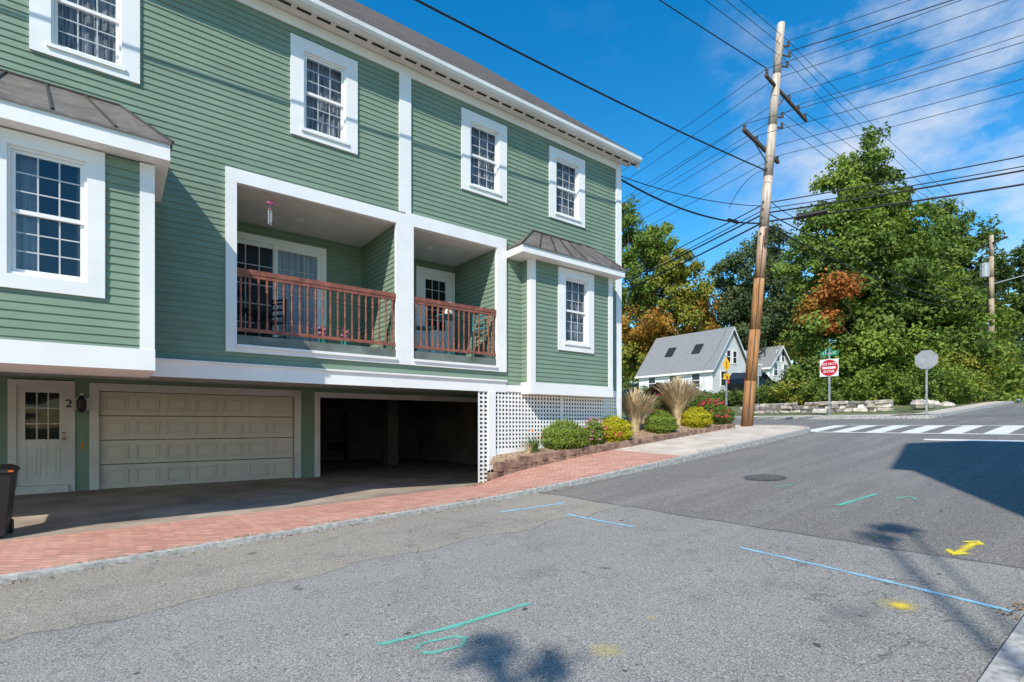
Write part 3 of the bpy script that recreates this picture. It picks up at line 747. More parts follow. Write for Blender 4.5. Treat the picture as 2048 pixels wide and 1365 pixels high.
# added tree, unseen behind the viewpoint; outer sprays placed to shade the asphalt
tree('shadow_tree',-8,-6.5,[(0,0,9.5,1.2,1.1,'g'),(-1.70,2.86,8.9,.16,.12,'g'),(-1.25,2.75,8.75,.12,.10,'g'),(2.67,5.21,9.2,.2,.12,'g'),(2.3,4.9,9.15,.14,.1,'g')],9000,.11,.16,.16,nl=60)
def mass(name,items,n,leaf,cr):
    C=[];N_=[];S=[];K=[]
    for (x,y,bl,f) in items:
        a=crown(bl,int(n*f),leaf,cr,(x,y,gz(x,y)))
        C.append(a[0]);N_.append(a[1]);S.append(a[2]);K.append(a[3])
    return leafmesh(name,np.concatenate(C),np.concatenate(N_),np.concatenate(S),np.concatenate(K))
it=[]
for i,(x,y,r,h,p) in enumerate([(33,12.6,1.4,1.4,'g'),(34,10.4,1.6,1.7,'e'),(35,9.2,1.5,1.6,'g'),(33.0,14.6,1.3,1.2,'y'),(33.5,16.6,1.5,1.0,'g'),(36,8.6,1.6,2.0,'e'),(38.5,8.4,1.7,2.2,'y'),(41.5,8.6,1.8,2.4,'c'),(45,9.0,1.9,3.0,'y'),(48.5,9.2,2.2,3.0,'g'),(53,9.4,2.4,3.2,'d'),(36,15,2,1.8,'d'),(34,18.5,1.3,.75,'d'),(35,20.4,1.3,.6,'g'),(36,22.6,1.3,.6,'d'),(58,10,3,3.2,'g'),(38,26,1.3,.9,'g'),(37,29,1.5,1.1,'g'),(64,9.5,3,3.2,'d')]):
    it.append((x,y,[(0,0,h*.6,r,h*.7,p),(r*.7,0,h*.45,r*.7,h*.5,'g')],.054))
mass('hedge_shrubs',it,70000,.16,.4)
it=[]
for i in range(26):
    t=i/25; u=-24+t*95; d=78+6*math.sin(i*2.3)
    x=RV[0]*d+RU[0]*u+18; y=RV[1]*d+RU[1]*u
    it.append((x,y,[(0,0,5+1.5*math.sin(i*1.7),4.6,6.5,random.choice('ddbgdy')),(2.5,0,9+2*math.sin(i*2.9),3,3.2,random.choice('dgbd'))],1/26))
mass('distant_trees',it,60000,.6,1.6)
def shrub(name,x,y,zc,r,rz_,pal,n=9000,leaf=.045):
    d=rng.normal(size=(n,3)); d/=np.linalg.norm(d,axis=1)[:,None]
    lump=1+.07*np.sin(d[:,0]*9+x)*np.sin(d[:,1]*8)+.06*np.sin(d[:,2]*11+y)+.06*rng.normal(size=n)
    rad=rng.uniform(.72,1.0,n)**.6*lump
    C=np.array([x,y,zc])+d*rad[:,None]*np.array([r,r,rz_])
    nn=d+rng.normal(size=(n,3))*.6; nn/=np.linalg.norm(nn,axis=1)[:,None]
    lo,hi=PAL[pal]; t=np.clip(.45*rng.uniform(0,1,n)+.35*np.sin(d[:,0]*14+d[:,2]*9)**2+.2*(rad-.7)/.3,0,1)[:,None]
    K=np.array(lo)*(1-t)+np.array(hi)*t
    e=empty(name); leafmesh('leaves',C,nn,leaf*rng.uniform(.6,1.4,n),K,e)
    t_=MB(); 
    for i in range(9):
        a=i*.7; t_.cyl((x,y,zc-rz_),(x+r*.7*math.cos(a),y+r*.7*math.sin(a),zc+rz_*.3*math.sin(i)),.012,.004,5)
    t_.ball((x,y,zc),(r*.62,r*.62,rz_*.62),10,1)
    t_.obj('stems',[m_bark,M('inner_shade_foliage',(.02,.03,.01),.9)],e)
shrub('boxwood_shrub',9.2,9.78,-.36,.62,.42,'e',12000)
shrub('spirea_shrub',11.15,9.85,-.22,.54,.40,'c',10000)
shrub('boxwood_shrub',13.3,9.85,-.03,.48,.40,'e',9000)
shrub('spirea_shrub',15.2,9.85,.14,.47,.38,'c',8000)
shrub('boxwood_shrub',17.25,10.15,.25,.42,.36,'g',7000)
shrub('rose_bush',16.35,10.0,.36,.50,.46,'g',7000)
shrub('rose_bush',15.7,11.2,.62,.6,.5,'g',6000)
shrub('rose_bush',17.4,11.4,.70,.6,.5,'g',5000)
shrub('rose_bush',10.25,9.72,-.28,.26,.40,'e',2000,.05)
def flowers(name,cx,cy,cz,rx,rz_,n,mat,s=.035):
    f=MB()
    for i in range(n):
        a=random.uniform(0,6.28);b=random.uniform(-.4,1.3)
        p=(cx+rx*math.cos(a)*math.cos(b),cy+rx*math.sin(a)*math.cos(b),cz+rz_*math.sin(b)); q=s*random.uniform(.6,1.2)
        for k in range(4):
            f.ball((p[0]+random.uniform(-q,q)*.7,p[1]+random.uniform(-q,q)*.7,p[2]+random.uniform(-q,q)*.5),(q*.6,q*.6,q*.4),6)
    f.obj(name,mat)
m_fr=M('rose_red_petals',(.62,.03,.08),.5); m_fp=M('pink_petals',(.72,.22,.42),.5)
flowers('rose_blooms',16.35,10.0,.36,.54,.50,70,m_fr,.05); flowers('rose_blooms',15.7,11.2,.62,.62,.55,50,m_fr,.05)
flowers('pink_blooms',10.25,9.72,-.26,.32,.46,34,m_fp,.034); flowers('red_blooms',10.75,9.55,-.35,.28,.26,12,m_fr,.035)
m_straw=M('dry_grass',(.64,.49,.29),.8,.25,4); m_blade=M('green_blade',(.10,.18,.04),.6,.3,4); m_or=M('daylily_orange',(.80,.24,.02),.5)
def grass(name,x,y,z,h,r,n,mat,w=.008,heads=False,bend=.5):
    g_=MB()
    for i in range(n):
        a=random.uniform(0,6.283); b=random.uniform(0,1)**.7*bend; hh=h*random.uniform(.65,1.05); pr=r*random.random()
        p=Vector((x+pr*math.cos(a),y+pr*math.sin(a),z)); dr_=Vector((math.cos(a),math.sin(a),0)); sd_=Vector((-math.sin(a),math.cos(a),0))
        last=None
        for k in range(5):
            t=k/4; q=p+dr_*(b*hh*t*t*.9)+Vector((0,0,hh*(t-.35*b*t*t))); ww=w*(1-t*.85)
            if heads and k>=3: ww=w*1.9
            cur=(q-sd_*ww,q+sd_*ww)
            if last: g_.quad(last[0],last[1],cur[1],cur[0])
            last=cur
    return g_.obj(name,mat)
grass('ornamental_grass',12.75,10.35,-.3,1.4,.14,700,m_straw,.006,True,.6)
grass('ornamental_grass',15.0,10.4,-.1,1.7,.14,700,m_straw,.006,True,.55)
grass('daylily_clump',8.15,9.72,-.72,.5,.08,130,m_blade,.011,False,1.0)
grass('daylily_clump',8.0,9.7,-.72,.35,.06,40,m_straw,.009,False,1.2)
flowers('daylily_blooms',8.1,9.7,-.32,.18,.2,6,m_or,.035)
wd=MB()
def tuft(mb,x,y,z,n,h):
    for i in range(n):
        a=random.uniform(0,6.283); q=Vector((x+random.uniform(-.1,.1)*n/14,y+random.uniform(-.03,.03),z)); t=q+Vector((math.cos(a)*h*.8,math.sin(a)*h*.8,h*random.uniform(.4,1)))
        s_=Vector((-math.sin(a),math.cos(a),0))*.005; mb.quad(q-s_,q+s_,t)
for x in [4.9,4.7,4.55,3.45,3.2,2.6,2.35,5.35,6.1,1.55,1.2,.5,-.3,.2,.8,3.9,7.4,8.8,10.2,11.5,12.6]:
    tuft(wd,x+random.uniform(-.1,.1),7.14,P(x)-.005,int(random.uniform(20,70)),.035)
for i in range(60):
    x=random.uniform(-2,12); tuft(wd,x,6.98,rz(x),9,.022)
for x in (6.35,6.2): tuft(wd,x,9.1,Zi(x),60,.06)
wd.obj('kerb_weeds',M('weed_green',(.19,.21,.07),.8,.4,9))
lf=MB()
def litter(x,y,z,s):
    a=random.uniform(0,6.28); c,s_=math.cos(a)*s,math.sin(a)*s
    lf.quad((x-c,y-s_,z+.002),(x+s_*.6,y-c*.6,z+.012*random.random()+.002),(x+c,y+s_,z+.003),(x-s_*.6,y+c*.6,z+.012*random.random()+.002),mi=random.randrange(2))
for i in range(260):
    x=random.uniform(-2,17); y=6.95-abs(random.gauss(0,.10)); litter(x,y,rz(x)+.002,random.uniform(.008,.02))
for i in range(30):
    x=4.7+random.uniform(0,.4); y=.69+abs(random.gauss(0,.05)); litter(x,y,rz(x)+.004+.01*random.random(),random.uniform(.008,.02))
for i in range(160):
    x=random.uniform(10,16.5); y=9.25-abs(random.gauss(0,.15)); litter(x,y,sw(x,y)+.003,random.uniform(.01,.022))
for i in range(70):
    x=random.uniform(-1,15); y=random.uniform(.8,6.9); litter(x,y,rz(x)+.003,random.uniform(.005,.012))
lf.obj('fallen_leaves',[M('leaf_brown',(.16,.09,.04),.8,.4,9),M('leaf_ochre',(.32,.18,.05),.8,.4,9)])
# ------------------------------------------------- stone wall
sw_=MB()
for row in range(3):
    y=8.5
    while y<15.4:
        w=random.uniform(.3,.8); x=29+random.uniform(-.05,.05); z=gz(29,8)+.08+row*.18+random.uniform(-.02,.02)
        if row==2 and random.random()<.3: y+=w; continue
        h=random.uniform(.085,.105); o=random.uniform(-.04,.04)
        sw_.box(x-.25+o,x+.25,y+.008,y+w-.008,z-h,z+h,random.randrange(3)); y+=w
w_=sw_.obj('field_stone_wall',[m_stone,M('stone_dark',(.28,.25,.22),.9,.35,4,.5,16),M('stone_pale',(.66,.60,.52),.9,.3,4,.5,16)],bevel=.035)
for v in w_.data.vertices: v.co+=Vector((random.uniform(-.04,.04),random.uniform(-.04,.04),random.uniform(-.03,.03)))
rk=MB()
for i in range(9): rk.ball((30+random.uniform(0,6),7.7+random.uniform(-.2,.5),gz(32,7.8)+.15),(.4,.35,.25),8)
rk.obj('boulders',m_stone)
# ------------------------------------------------- signs
s1=empty('do_not_enter_sign'); bx,by=25.2,9.72; z0=P(bx)
sp_=MB(); sp_.box(bx-.03,bx+.03,by-.03,by+.03,z0-.2,z0+2.95); sp_.obj('post',m_galv,s1)
p=MB(); p.box(bx-.045,bx-.035,by-.38,by+.38,z0+1.75,z0+2.51); p.obj('plate',m_white,s1,bevel=.004)
p=MB(); p.cyl((bx-.047,by,z0+2.13),(bx-.052,by,z0+2.13),.355,n=32); p.obj('red_disc',m_red,s1)
p=MB(); p.box(bx-.056,bx-.0525,by-.27,by+.27,z0+2.08,z0+2.18); p.obj('white_bar',m_white,s1)
rt=(math.radians(90),0,math.radians(-90))
text('DO NOT',(bx-.055,by,z0+2.29),rt,.15,m_white,'text_do_not',s1,.002); text('ENTER',(bx-.055,by,z0+1.96),rt,.15,m_white,'text_enter',s1,.002)
p=MB(); p.box(bx-.01,bx+.01,by-.36,by+.36,z0+2.66,z0+2.88); p.box(bx-.2,bx+.2,by-.008,by+.008,z0+2.89,z0+3.02); p.obj('street_name_plate',m_green,s1)
text('S Main ST',(bx-.013,by,z0+2.77),rt,.14,m_white,'text_street_name',s1,.002)
s2=empty('stop_sign'); bx,by=26.4,6.55; z0=P(bx)
def octo(x0,x1,r,name,mat):
    p=MB()
    for x in (x0,x1): p.v+=[(x,by+r*math.cos(math.pi/8+k*math.pi/4),z0+2.2+r*math.sin(math.pi/8+k*math.pi/4)) for k in range(8)]
    p.f.append(tuple(range(8))); p.f.append(tuple(range(8,16))[::-1]); p.mi+=[0,0]
    for k in range(8): j=(k+1)%8; p.f.append((k,j,8+j,8+k)); p.mi.append(0)
    p.obj(name,mat,s2)
p=MB(); p.box(bx-.03,bx+.03,by-.03,by+.03,z0-.2,z0+2.5); p.obj('post',m_galv,s2)
octo(bx-.045,bx-.035,.41,'octagon_back',m_galv); octo(bx+.031,bx+.034,.40,'octagon_face',m_red)
text('STOP',(bx+.037,by,z0+2.2),(math.radians(90),0,math.radians(90)),.28,m_white,'text_stop',s2,.002)
s3=empty('pedestrian_crossing_sign'); bx,by=25.4,14.7; z0=P(bx)
p=MB(); p.box(bx-.03,bx+.03,by-.03,by+.03,z0-.2,z0+3.2); p.obj('post',m_galv,s3)
dv=Vector((.33,-.18,0)) 
p=MB(); c0=Vector((bx-.05,by-.03,z0+2.72)); 
p.quad(c0-dv*.62,c0-Vector((0,0,.37)),c0+dv*.62,c0+Vector((0,0,.37))); c1=c0-Vector((0,0,.62))
p.quad(c1-dv*.45-Vector((0,0,.15)),c1+dv*.45-Vector((0,0,.15)),c1+dv*.45+Vector((0,0,.15)),c1-dv*.45+Vector((0,0,.15)))
p.obj('diamond_and_arrow_plates',m_yel,s3)
nrm=Vector((-.45,-.85,0))*.010
p=MB(); q=c0+nrm; W_=lambda L:[q+dv*u*1.6+Vector((0,0,w)) for u,w in L]
p.quad(*W_(((-.02,.14),(.03,.14),(.03,.20),(-.02,.20)))); p.quad(*W_(((-.04,.12),(.04,.12),(.03,-.03),(-.03,-.03))))
p.quad(*W_(((-.03,-.03),(.0,-.03),(-.08,-.2),(-.11,-.18)))); p.quad(*W_(((0,-.03),(.03,-.03),(.10,-.18),(.07,-.2))))
q=c1+nrm; p.quad(*W_(((-.12,.09),(-.08,.11),(.1,-.05),(.06,-.08)))); p.quad(*W_(((.13,-.11),(.13,.03),(-.02,-.11))))
p.obj('walking_figure_and_arrow',m_black,s3)
s4=empty('sign_post'); p=MB(); p.box(33,33.06,16.9,16.96,gz(33,17)-.1,gz(33,17)+2.6); p.box(32.98,33.0,16.7,17.2,gz(33,17)+1.9,gz(33,17)+2.5); p.obj('post_and_plate',m_galv,s4)
# ------------------------------------------------- utility poles
def pole(name,b,t,r0,r1,mat):
    e=empty(name); p=MB(); b=Vector(b);t=Vector(t)
    for i in range(8): p.cyl(b.lerp(t,i/8),b.lerp(t,(i+1)/8),r0+(r1-r0)*i/8,r0+(r1-r0)*(i+1)/8,16)
    p.obj('shaft',mat,e,True); return e
B=Vector((17.6,9.45,-.3)); T=Vector((18.55,8.70,13.95))
up=pole('utility_pole',B,T,.20,.125,m_pole)
def at(z): return B.lerp(T,(z-B.z)/(T.z-B.z))
hw=MB()
def arm(a,b,w=.06):
    a=Vector(a);b=Vector(b); hw.cyl(a,b,w,w,4)
A1a=Vector((17.5,8.72,11.75)); A1b=Vector((21.4,9.08,11.75)); A2a=Vector((16.4,8.9,9.62)); A2b=Vector((19.5,9.25,9.62))
arm(A1a,A1b); arm(A2a,A2b,.07)
ins=MB()
def insul(p,h=.22):
    p=Vector(p); 
    for k in range(3): ins.lathe(p.x,p.y,[(.02,p.z+k*h/3),(.055,p.z+k*h/3+.01),(.03,p.z+(k+1)*h/3)],8)
I=[]
for t in (.03,.22,.55,.78,.97):
    q=A1a.lerp(A1b,t)+Vector((0,0,.05)); insul(q); I.append(q+Vector((0,0,.22)))
J=[]
for t in (.03,.35,.7,.97):
    q=A2a.lerp(A2b,t)+Vector((0,0,.05)); insul(q,.16); J.append(q+Vector((0,0,.16)))
hw.cyl(A1b.lerp(A1a,.55),at(10.9),.025,.025,5); hw.cyl(A2a.lerp(A2b,.2),at(9.0),.02,.02,5)
Kt=[]
for z,o in ((13.2,.45),(12.9,.6),(12.5,.5),(10.7,.45),(10.35,.5)):
    p0=at(z); p1=p0+Vector((o,-.1,.1)); hw.cyl(p0,p1,.03,.03,6); insul(p1,.2); Kt.append(p1+Vector((0,0,.2)))
for z in (8.85,7.7,7.45,7.15,6.9,6.6):
    p0=at(z); hw.cyl(p0-Vector((.2,0,0)),p0+Vector((.24,0,0)),.035,.035,6)
hw.cyl(at(6.2)+Vector((-.15,-.2,0)),at(6.75)+Vector((-.15,-.2,0)),.06,.06,8); hw.cyl(at(.2)+Vector((-.17,-.12,0)),at(6.5)+Vector((-.14,-.1,0)),.018,.018,5)
hw.obj('crossarms_and_brackets',m_arm,up); ins.obj('insulators',m_ins,up,True)
p2b=Vector((43,7.45,1.2));p2t=Vector((43,7.45,11.6)); up2=pole('utility_pole',p2b,p2t,.17,.11,m_pole2)
q=MB(); q.cyl((42.6,7.7,9.0),(42.6,7.7,9.85),.25,.25,12); q.box(42.4,42.8,7.5,7.9,5.4,6.2); q.cyl((43,7.4,8.6),(44,5.6,9.1),.03,.03,6); q.box(43.9,44.3,5.2,5.7,9.05,9.2); q.obj('transformer_and_lamp_arm',m_galv,up2)
q=MB(); q.cyl((42.2,6.6,11.1),(43.8,8.3,11.1),.06,.06,4); q.obj('crossarm',m_arm,up2)
pN=pole('utility_pole',(24,42,0),(24,42,13),.18,.12,m_pole2); pS=pole('utility_pole',(27,-22,-.2),(27,-22,13),.18,.12,m_pole2); pW=pole('utility_pole',(-24,9.0,-2.2),(-24,9.0,11),.18,.12,m_pole2)
wc=bpy.data.curves.new('overhead_wires','CURVE'); wc.dimensions='3D'; wc.bevel_depth=.01; wc.bevel_resolution=1
def wire(a,b,sag,r=1.0,n=26):
    a=Vector(a);b=Vector(b); s=wc.splines.new('POLY'); s.points.add(n)
    for i in range(n+1):
        t=i/n; p=a.lerp(b,t); p.z-=sag*4*t*(1-t); s.points[i].co=(p.x,p.y,p.z,1); s.points[i].radius=r
S_=Vector((27,-22,0)); N_=Vector((24,42,0)); W_p=Vector((-24,9,0)); E_=Vector((43,7.45,0))
Z=lambda z:Vector((0,0,z))
for i,k in enumerate(I[:4]):
    wire(k,S_+Vector((-1.5+i*.9,0,12.6)),.5,.9); wire(k,N_+Vector((-1.5+i*.9,0,11.8)),.5,.9)
for i,k in enumerate(J):
    wire(k,S_+Vector((-1.2+i*.8,0,10.8)),.5,.9); wire(k,N_+Vector((-1.2+i*.8,0,10.0)),.5,.9)
for i,k in enumerate(Kt[:3]):
    wire(k,W_p+Vector((0,(i-1)*.5,13.2-.3*i)),.5,.9); wire(k,E_+Vector((0,(i-1)*.7,11.2)),.4,.9)
wire(Kt[0],S_+Z(13.3),.6,.9); wire(Kt[1],S_+Z(12.9)+Vector((.7,0,0)),.6,1.6)
wire(Kt[3],E_+Z(10.7),.4,.9); wire(Kt[4],E_+Z(10.2)+Vector((0,.4,0)),.4,.9); wire(I[4],E_+Z(11.1)+Vector((0,-.8,0)),.4,.9)
wire(I[0],W_p+Z(11.2)+Vector((0,.8,0)),.6,1.6)
for z,zs,r,sg in ((7.7,8.0,1.8,.8),(7.35,7.4,2.6,.8),(7.05,7.0,2.8,.9),(7.5,7.7,1.5,.9)):
    wire(at(z),S_+Z(zs+.6),sg,r); wire(at(z),N_+Z(zs-.4),sg,r)
wire(at(8.8),Vector((-24,8.6,8.6)),.9,2.2)
wire(at(7.4),E_+Z(7.8),.6,2.0); wire(at(7.0),E_+Z(7.3),.7,2.4); wire(at(6.8),E_+Z(7.0),.8,1.5)
hk=Vector((11.62,9.95,7.0))
wire(at(7.0),hk,.35,2.6); wire(at(7.6),hk+Z(.1),.2,1.2)
wire(at(8.85),at(7.0)+Vector((-1.6,.4,.25)),-.35,1.0); wire(at(7.9),at(6.9)+Vector((1.9,-1.0,.2)),.2,1.2)
wire(at(6.9),Vector((60,28,6)),1.5,1.0); wire(at(6.9),Vector((47,30,5.6)),1.2,1.0)
wc.materials.append(m_wire)
wo=bpy.data.objects.new('overhead_wires',wc); sc.collection.objects.link(wo)
sb=MB()
p=at(7.0).lerp(hk,.22)-Z(.24); sb.cyl(p,p+(hk-at(7.0)).normalized()*.45,.06,.05,8)
dS=(S_+Z(7.6)-at(7.05)).normalized(); p=at(7.05)+dS*1.0-Z(.1); sb.cyl(p,p+dS*.9-Z(.02),.085,.085,10)
sb.obj('cable_splice_cases',m_wire)
# ------------------------------------------------- white houses
def whouse(name,x0,x1,y0,y1,zb,ze,zr,sky=True):
    e=empty(name); w=MB(); w.box(x0,x1,y0,y1,zb-1,ze); xm=(x0+x1)/2
    w.quad((x0,y0,ze),(x1,y0,ze),(xm,y0,zr)); w.quad((x0,y1,ze),(x1,y1,ze),(xm,y1,zr)); w.obj('walls',m_wsid,e)
    r=MB(); o=.3; k=(zr-ze)/((x1-x0)/2)
    for sx,xe in ((-1,x0-o),(1,x1+o)):
        r.quad((xe,y0-o,ze-k*o+.05),(xe,y1+o,ze-k*o+.05),(xm,y1+o,zr+.05),(xm,y0-o,zr+.05))
    r.obj('roof',m_roof2,e)
    t=MB(); 
    for sx,xe in ((-1,x0-o),(1,x1+o)):
        t.quad((xe,y0-o-.01,ze-k*o+.05),(xm,y0-o-.01,zr+.05),(xm,y0-o-.01,zr-.25),(xe,y0-o-.01,ze-k*o-.15))
    t.box(x0-o-.02,x0-o,y0-o,y1+o,ze-k*o-.15,ze-k*o+.04); t.box(x0-.03,x0,y0-.03,y0+.15,zb,ze-.1); t.box(x1-.15,x1+.03,y0-.03,y0,zb,ze-.1)
    d=MB()
    def win(xc,z,ww=.8,hh=1.3):
        ring(t,xc-ww/2-.12,xc+ww/2+.12,z-.12,z+hh+.12,y0-.05,y0+.0,.12,.12,.12,.12); d.box(xc-ww/2,xc+ww/2,y0-.02,y0-.01,z,z+hh)
        t.box(xc-ww/2,xc+ww/2,y0-.035,y0-.02,z+hh/2-.03,z+hh/2+.03)
    W=x1-x0
    win(xm-W*.22,zb+.9);win(xm+W*.22,zb+.9); win(xm-.55,ze+.6,.6,1.1); win(xm+.55,ze+.6,.6,1.1)
    L=y1-y0
    for f in (.2,.5,.8):
        yc=y0+L*f; d.box(x0-.02,x0-.01,yc-.4,yc+.4,zb+.8,zb+2.0); 
        t.box(x0-.04,x0-.005,yc-.52,yc-.4,zb+.7,zb+2.1); t.box(x0-.04,x0-.005,yc+.4,yc+.52,zb+.7,zb+2.1); t.box(x0-.04,x0-.005,yc-.4,yc+.4,zb+2.0,zb+2.12); t.box(x0-.035,x0-.008,yc-.4,yc+.4,zb+1.37,zb+1.43)
    if sky:
        for f in (.25,.62):
            za=ze+(zr-ze)*.38; zc=ze+(zr-ze)*.62; xa=x0+(za-ze)/k; xc=x0+(zc-ze)/k; ya=y0+L*f
            d.quad((xa-.08,ya,za+.10),(xa-.08,ya+.9,za+.10),(xc-.08,ya+.9,zc+.10),(xc-.08,ya,zc+.10))
    t.obj('trim',m_trim,e); d.obj('windows',m_carglass,e); return e
whouse('white_house',43.9,50.5,26.8,35.2,2.7,5.25,9.25)
whouse('white_house',56.2,61.2,27.6,34,4.4,6.3,8.6,False)
whouse('white_house',52.5,55.5,29.0,33,3.9,6.0,7.6,False)
p=MB(); p.box(29.5,33,20.8,23,.4,1.9); p.quad((29.2,20.5,1.9),(33.3,20.5,1.9),(33.3,21.9,2.8),(29.2,21.9,2.8)); p.quad((29.2,23.3,1.9),(33.3,23.3,1.9),(33.3,21.9,2.8),(29.2,21.9,2.8)); p.obj('garden_shed',M('brown_shed',(.16,.10,.07),.9))
# ------------------------------------------------- SUV
car=empty('parked_suv'); cx,cy=40.6,21.3; z0=gz(cx,cy)+.05
prof=[(-2.3,.35),(-2.35,.8),(-2.25,1.1),(-2.0,1.2),(-1.65,1.68),(-.9,1.76),(.6,1.74),(1.35,1.15),(2.2,1.0),(2.38,.7),(2.35,.35)]
b_=MB()
n=len(prof); 
for side,yy in ((0,-.92),(1,.92)):
    b_.v+= [(cx+a,cy+(yy*(.82 if h>1.2 else 1)),z0+h) for a,h in prof]
b_.f.append(tuple(range(n))); b_.mi.append(0); b_.f.append(tuple(range(n,2*n))[::-1]); b_.mi.append(0)
for i in range(n): j=(i+1)%n; b_.f.append((i,j,n+j,n+i)); b_.mi.append(0)
b_.obj('body',m_car,car,bevel=.04)
b_=MB()
for a0,a1 in ((-1.55,-.85),(-.78,.05),(.12,.85)): b_.quad((cx+a0-.12,cy-.93,z0+1.18),(cx+a1,cy-.93,z0+1.18),(cx+a1-.08,cy-.80,z0+1.6),(cx+a0,cy-.80,z0+1.6))
b_.quad((cx-2.04,cy-.75,z0+1.2),(cx-2.04,cy+.75,z0+1.2),(cx-1.70,cy+.66,z0+1.64),(cx-1.70,cy-.66,z0+1.64))
b_.obj('side_windows',m_carglass,car)
b_=MB()
for yy in (-.8,.62): b_.box(cx-2.37,cx-2.30,cy+yy,cy+yy+.18,z0+.85,z0+1.1)
b_.obj('tail_lamps',m_red,car)
b_=MB()
for a in (-1.45,1.45):
    for yy in (-.95,.75): b_.cyl((cx+a,cy+yy,z0+.35),(cx+a,cy+yy+.2,z0+.35),.35,n=20); b_.cyl((cx+a,cy+yy-.005,z0+.35),(cx+a,cy+yy+.205,z0+.35),.2,n=14,mi=1)
b_.obj('wheels',[m_tire,m_galv],car)
# ------------------------------------------------- wheeled bin
bn=empty('wheeled_bin'); q=MB(); X0,Y0_=-1.28,9.62; zb=dz(-1.2,9.6)
def frustum(mb,cx,cy,z0,z1,a0,b0,a1,b1,mi=0):
    b=len(mb.v)
    for z,a,c in ((z0,a0,b0),(z1,a1,b1)):
        mb.v+=[(cx-a,cy-c,z),(cx+a,cy-c,z),(cx+a,cy+c,z),(cx-a,cy+c,z)]
    for f in ((0,3,2,1),(4,5,6,7),(0,1,5,4),(1,2,6,5),(2,3,7,6),(3,0,4,7)): mb.f.append(tuple(b+i for i in f)); mb.mi.append(mi)
frustum(q,X0,Y0_,zb+.04,zb+.86,.20,.22,.27,.30)
frustum(q,X0,Y0_,zb+.86,zb+.90,.29,.32,.29,.32); frustum(q,X0,Y0_,zb+.90,zb+.95,.29,.32,.22,.25)
q.cyl((X0-.22,Y0_+.34,zb+.88),(X0+.22,Y0_+.34,zb+.88),.02,n=8)
for s_ in (-.22,.18): q.cyl((X0+s_,Y0_+.22,zb+.1),(X0+s_+.05,Y0_+.22,zb+.1),.1,n=14)
q.obj('bin_body',m_bin,bn,bevel=.012)
q=MB(); q.box(X0+.24,X0+.29,Y0_-.34,Y0_-.325,zb+.875,zb+.90); q.obj('bin_latch',M('orange_plastic',(.6,.12,.02),.4),bn)
# ------------------------------------------------- balcony furniture
def chair(name,x,y,z,ang,mat,sh_=.62):
    e=empty(name); c=MB(); ca,sa=math.cos(ang),math.sin(ang)
    def L(u,v,w): return (x+u*ca-v*sa,y+u*sa+v*ca,z+w)
    for u in (-.19,.19):
        c.cyl(L(u,-.19,0),L(u*.9,-.17,sh_),.016,n=6); c.cyl(L(u,.2,0),L(u*.95,.24,sh_+.5),.016,n=6)
    b=len(c.v); c.v+=[L(-.21,-.2,sh_),L(.21,-.2,sh_),L(.21,.2,sh_),L(-.21,.2,sh_),L(-.21,-.2,sh_+.03),L(.21,-.2,sh_+.03),L(.21,.2,sh_+.03),L(-.21,.2,sh_+.03)]
    for f in ((0,3,2,1),(4,5,6,7),(0,1,5,4),(1,2,6,5),(2,3,7,6),(3,0,4,7)): c.f.append(tuple(b+i for i in f)); c.mi.append(0)
    for w in (.18,.3,.42,.49): c.cyl(L(-.19,.225,sh_+w),L(.19,.225,sh_+w),.02,n=6)
    for w in (.2,): c.cyl(L(-.19,-.19,w),L(.19,-.19,w),.01,n=6); c.cyl(L(-.19,.2,w),L(.19,.2,w),.01,n=6)
    c.obj('frame',mat,e)
chair('teal_chair',5.55,10.45,1.5,math.radians(75),m_teal); chair('teal_chair',6.85,10.45,1.5,math.radians(-75),m_teal)
tb=empty('teal_bistro_table'); q=MB(); tx,ty=6.15,10.35
q.lathe(tx,ty,[(.30,2.42),(.32,2.435),(.32,2.45),(.30,2.46)],20); q.cyl((tx,ty,1.55),(tx,ty,2.42),.022,n=8)
for i in range(3): a=i*2.09; q.cyl((tx,ty,1.75),(tx+.24*math.cos(a),ty+.24*math.sin(a),1.5),.014,n=6)
q.obj('table',m_teal,tb)
dg=empty('dog_figurine'); q=MB(); z=2.46
q.ball((tx-.02,ty,z+.09),(.08,.10,.10),12); q.ball((tx-.02,ty-.05,z+.17),(.055,.055,.08),12); q.ball((tx-.02,ty-.08,z+.26),(.06,.06,.055),12); q.ball((tx-.02,ty-.14,z+.245),(.028,.045,.025),8)
for s_ in (-1,1):
    q.ball((tx-.02+s_*.065,ty-.07,z+.25),(.02,.03,.05),8,1); q.cyl((tx-.02+s_*.035,ty-.09,z),(tx-.02+s_*.03,ty-.06,z+.16),.018,.024,8); q.ball((tx-.02+s_*.07,ty-.03,z+.035),(.035,.07,.035),8)
    q.ball((tx-.02+s_*.022,ty-.135,z+.275),(.007,.007,.007),6,2)
q.ball((tx-.02,ty-.183,z+.25),(.01,.008,.008),6,2); q.ball((tx+.06,ty+.08,z+.05),(.05,.05,.04),8,1)
q.obj('body',[m_fur,m_tan,m_black],dg,True)
chair('black_chair',2.45,10.9,1.5,math.radians(-60),m_black,.45)
tb=empty('black_side_table'); q=MB(); q.lathe(2.0,11.2,[(.25,2.2),(.25,2.22)],16); q.cyl((2.0,11.2,1.5),(2.0,11.2,2.2),.02); q.obj('table',m_black,tb)
q=MB()
for x,c_ in ((3.3,0),(3.75,1)):
    q.lathe(x,10.35,[(.07,1.5),(.10,1.68),(.09,1.68)],10,0)
    for i in range(14): a=i*2.4; q.ball((x+.06*math.cos(a),10.35+.06*math.sin(a),1.72+.012*i),(.035,.035,.03),6,1+(i%2))
q.obj('potted_flowers',[M('teal_pot',(.05,.3,.28),.5),m_fp,m_blade])
wcx,wy=2.27,10.05; e=empty('bird_wind_chime'); q=MB()
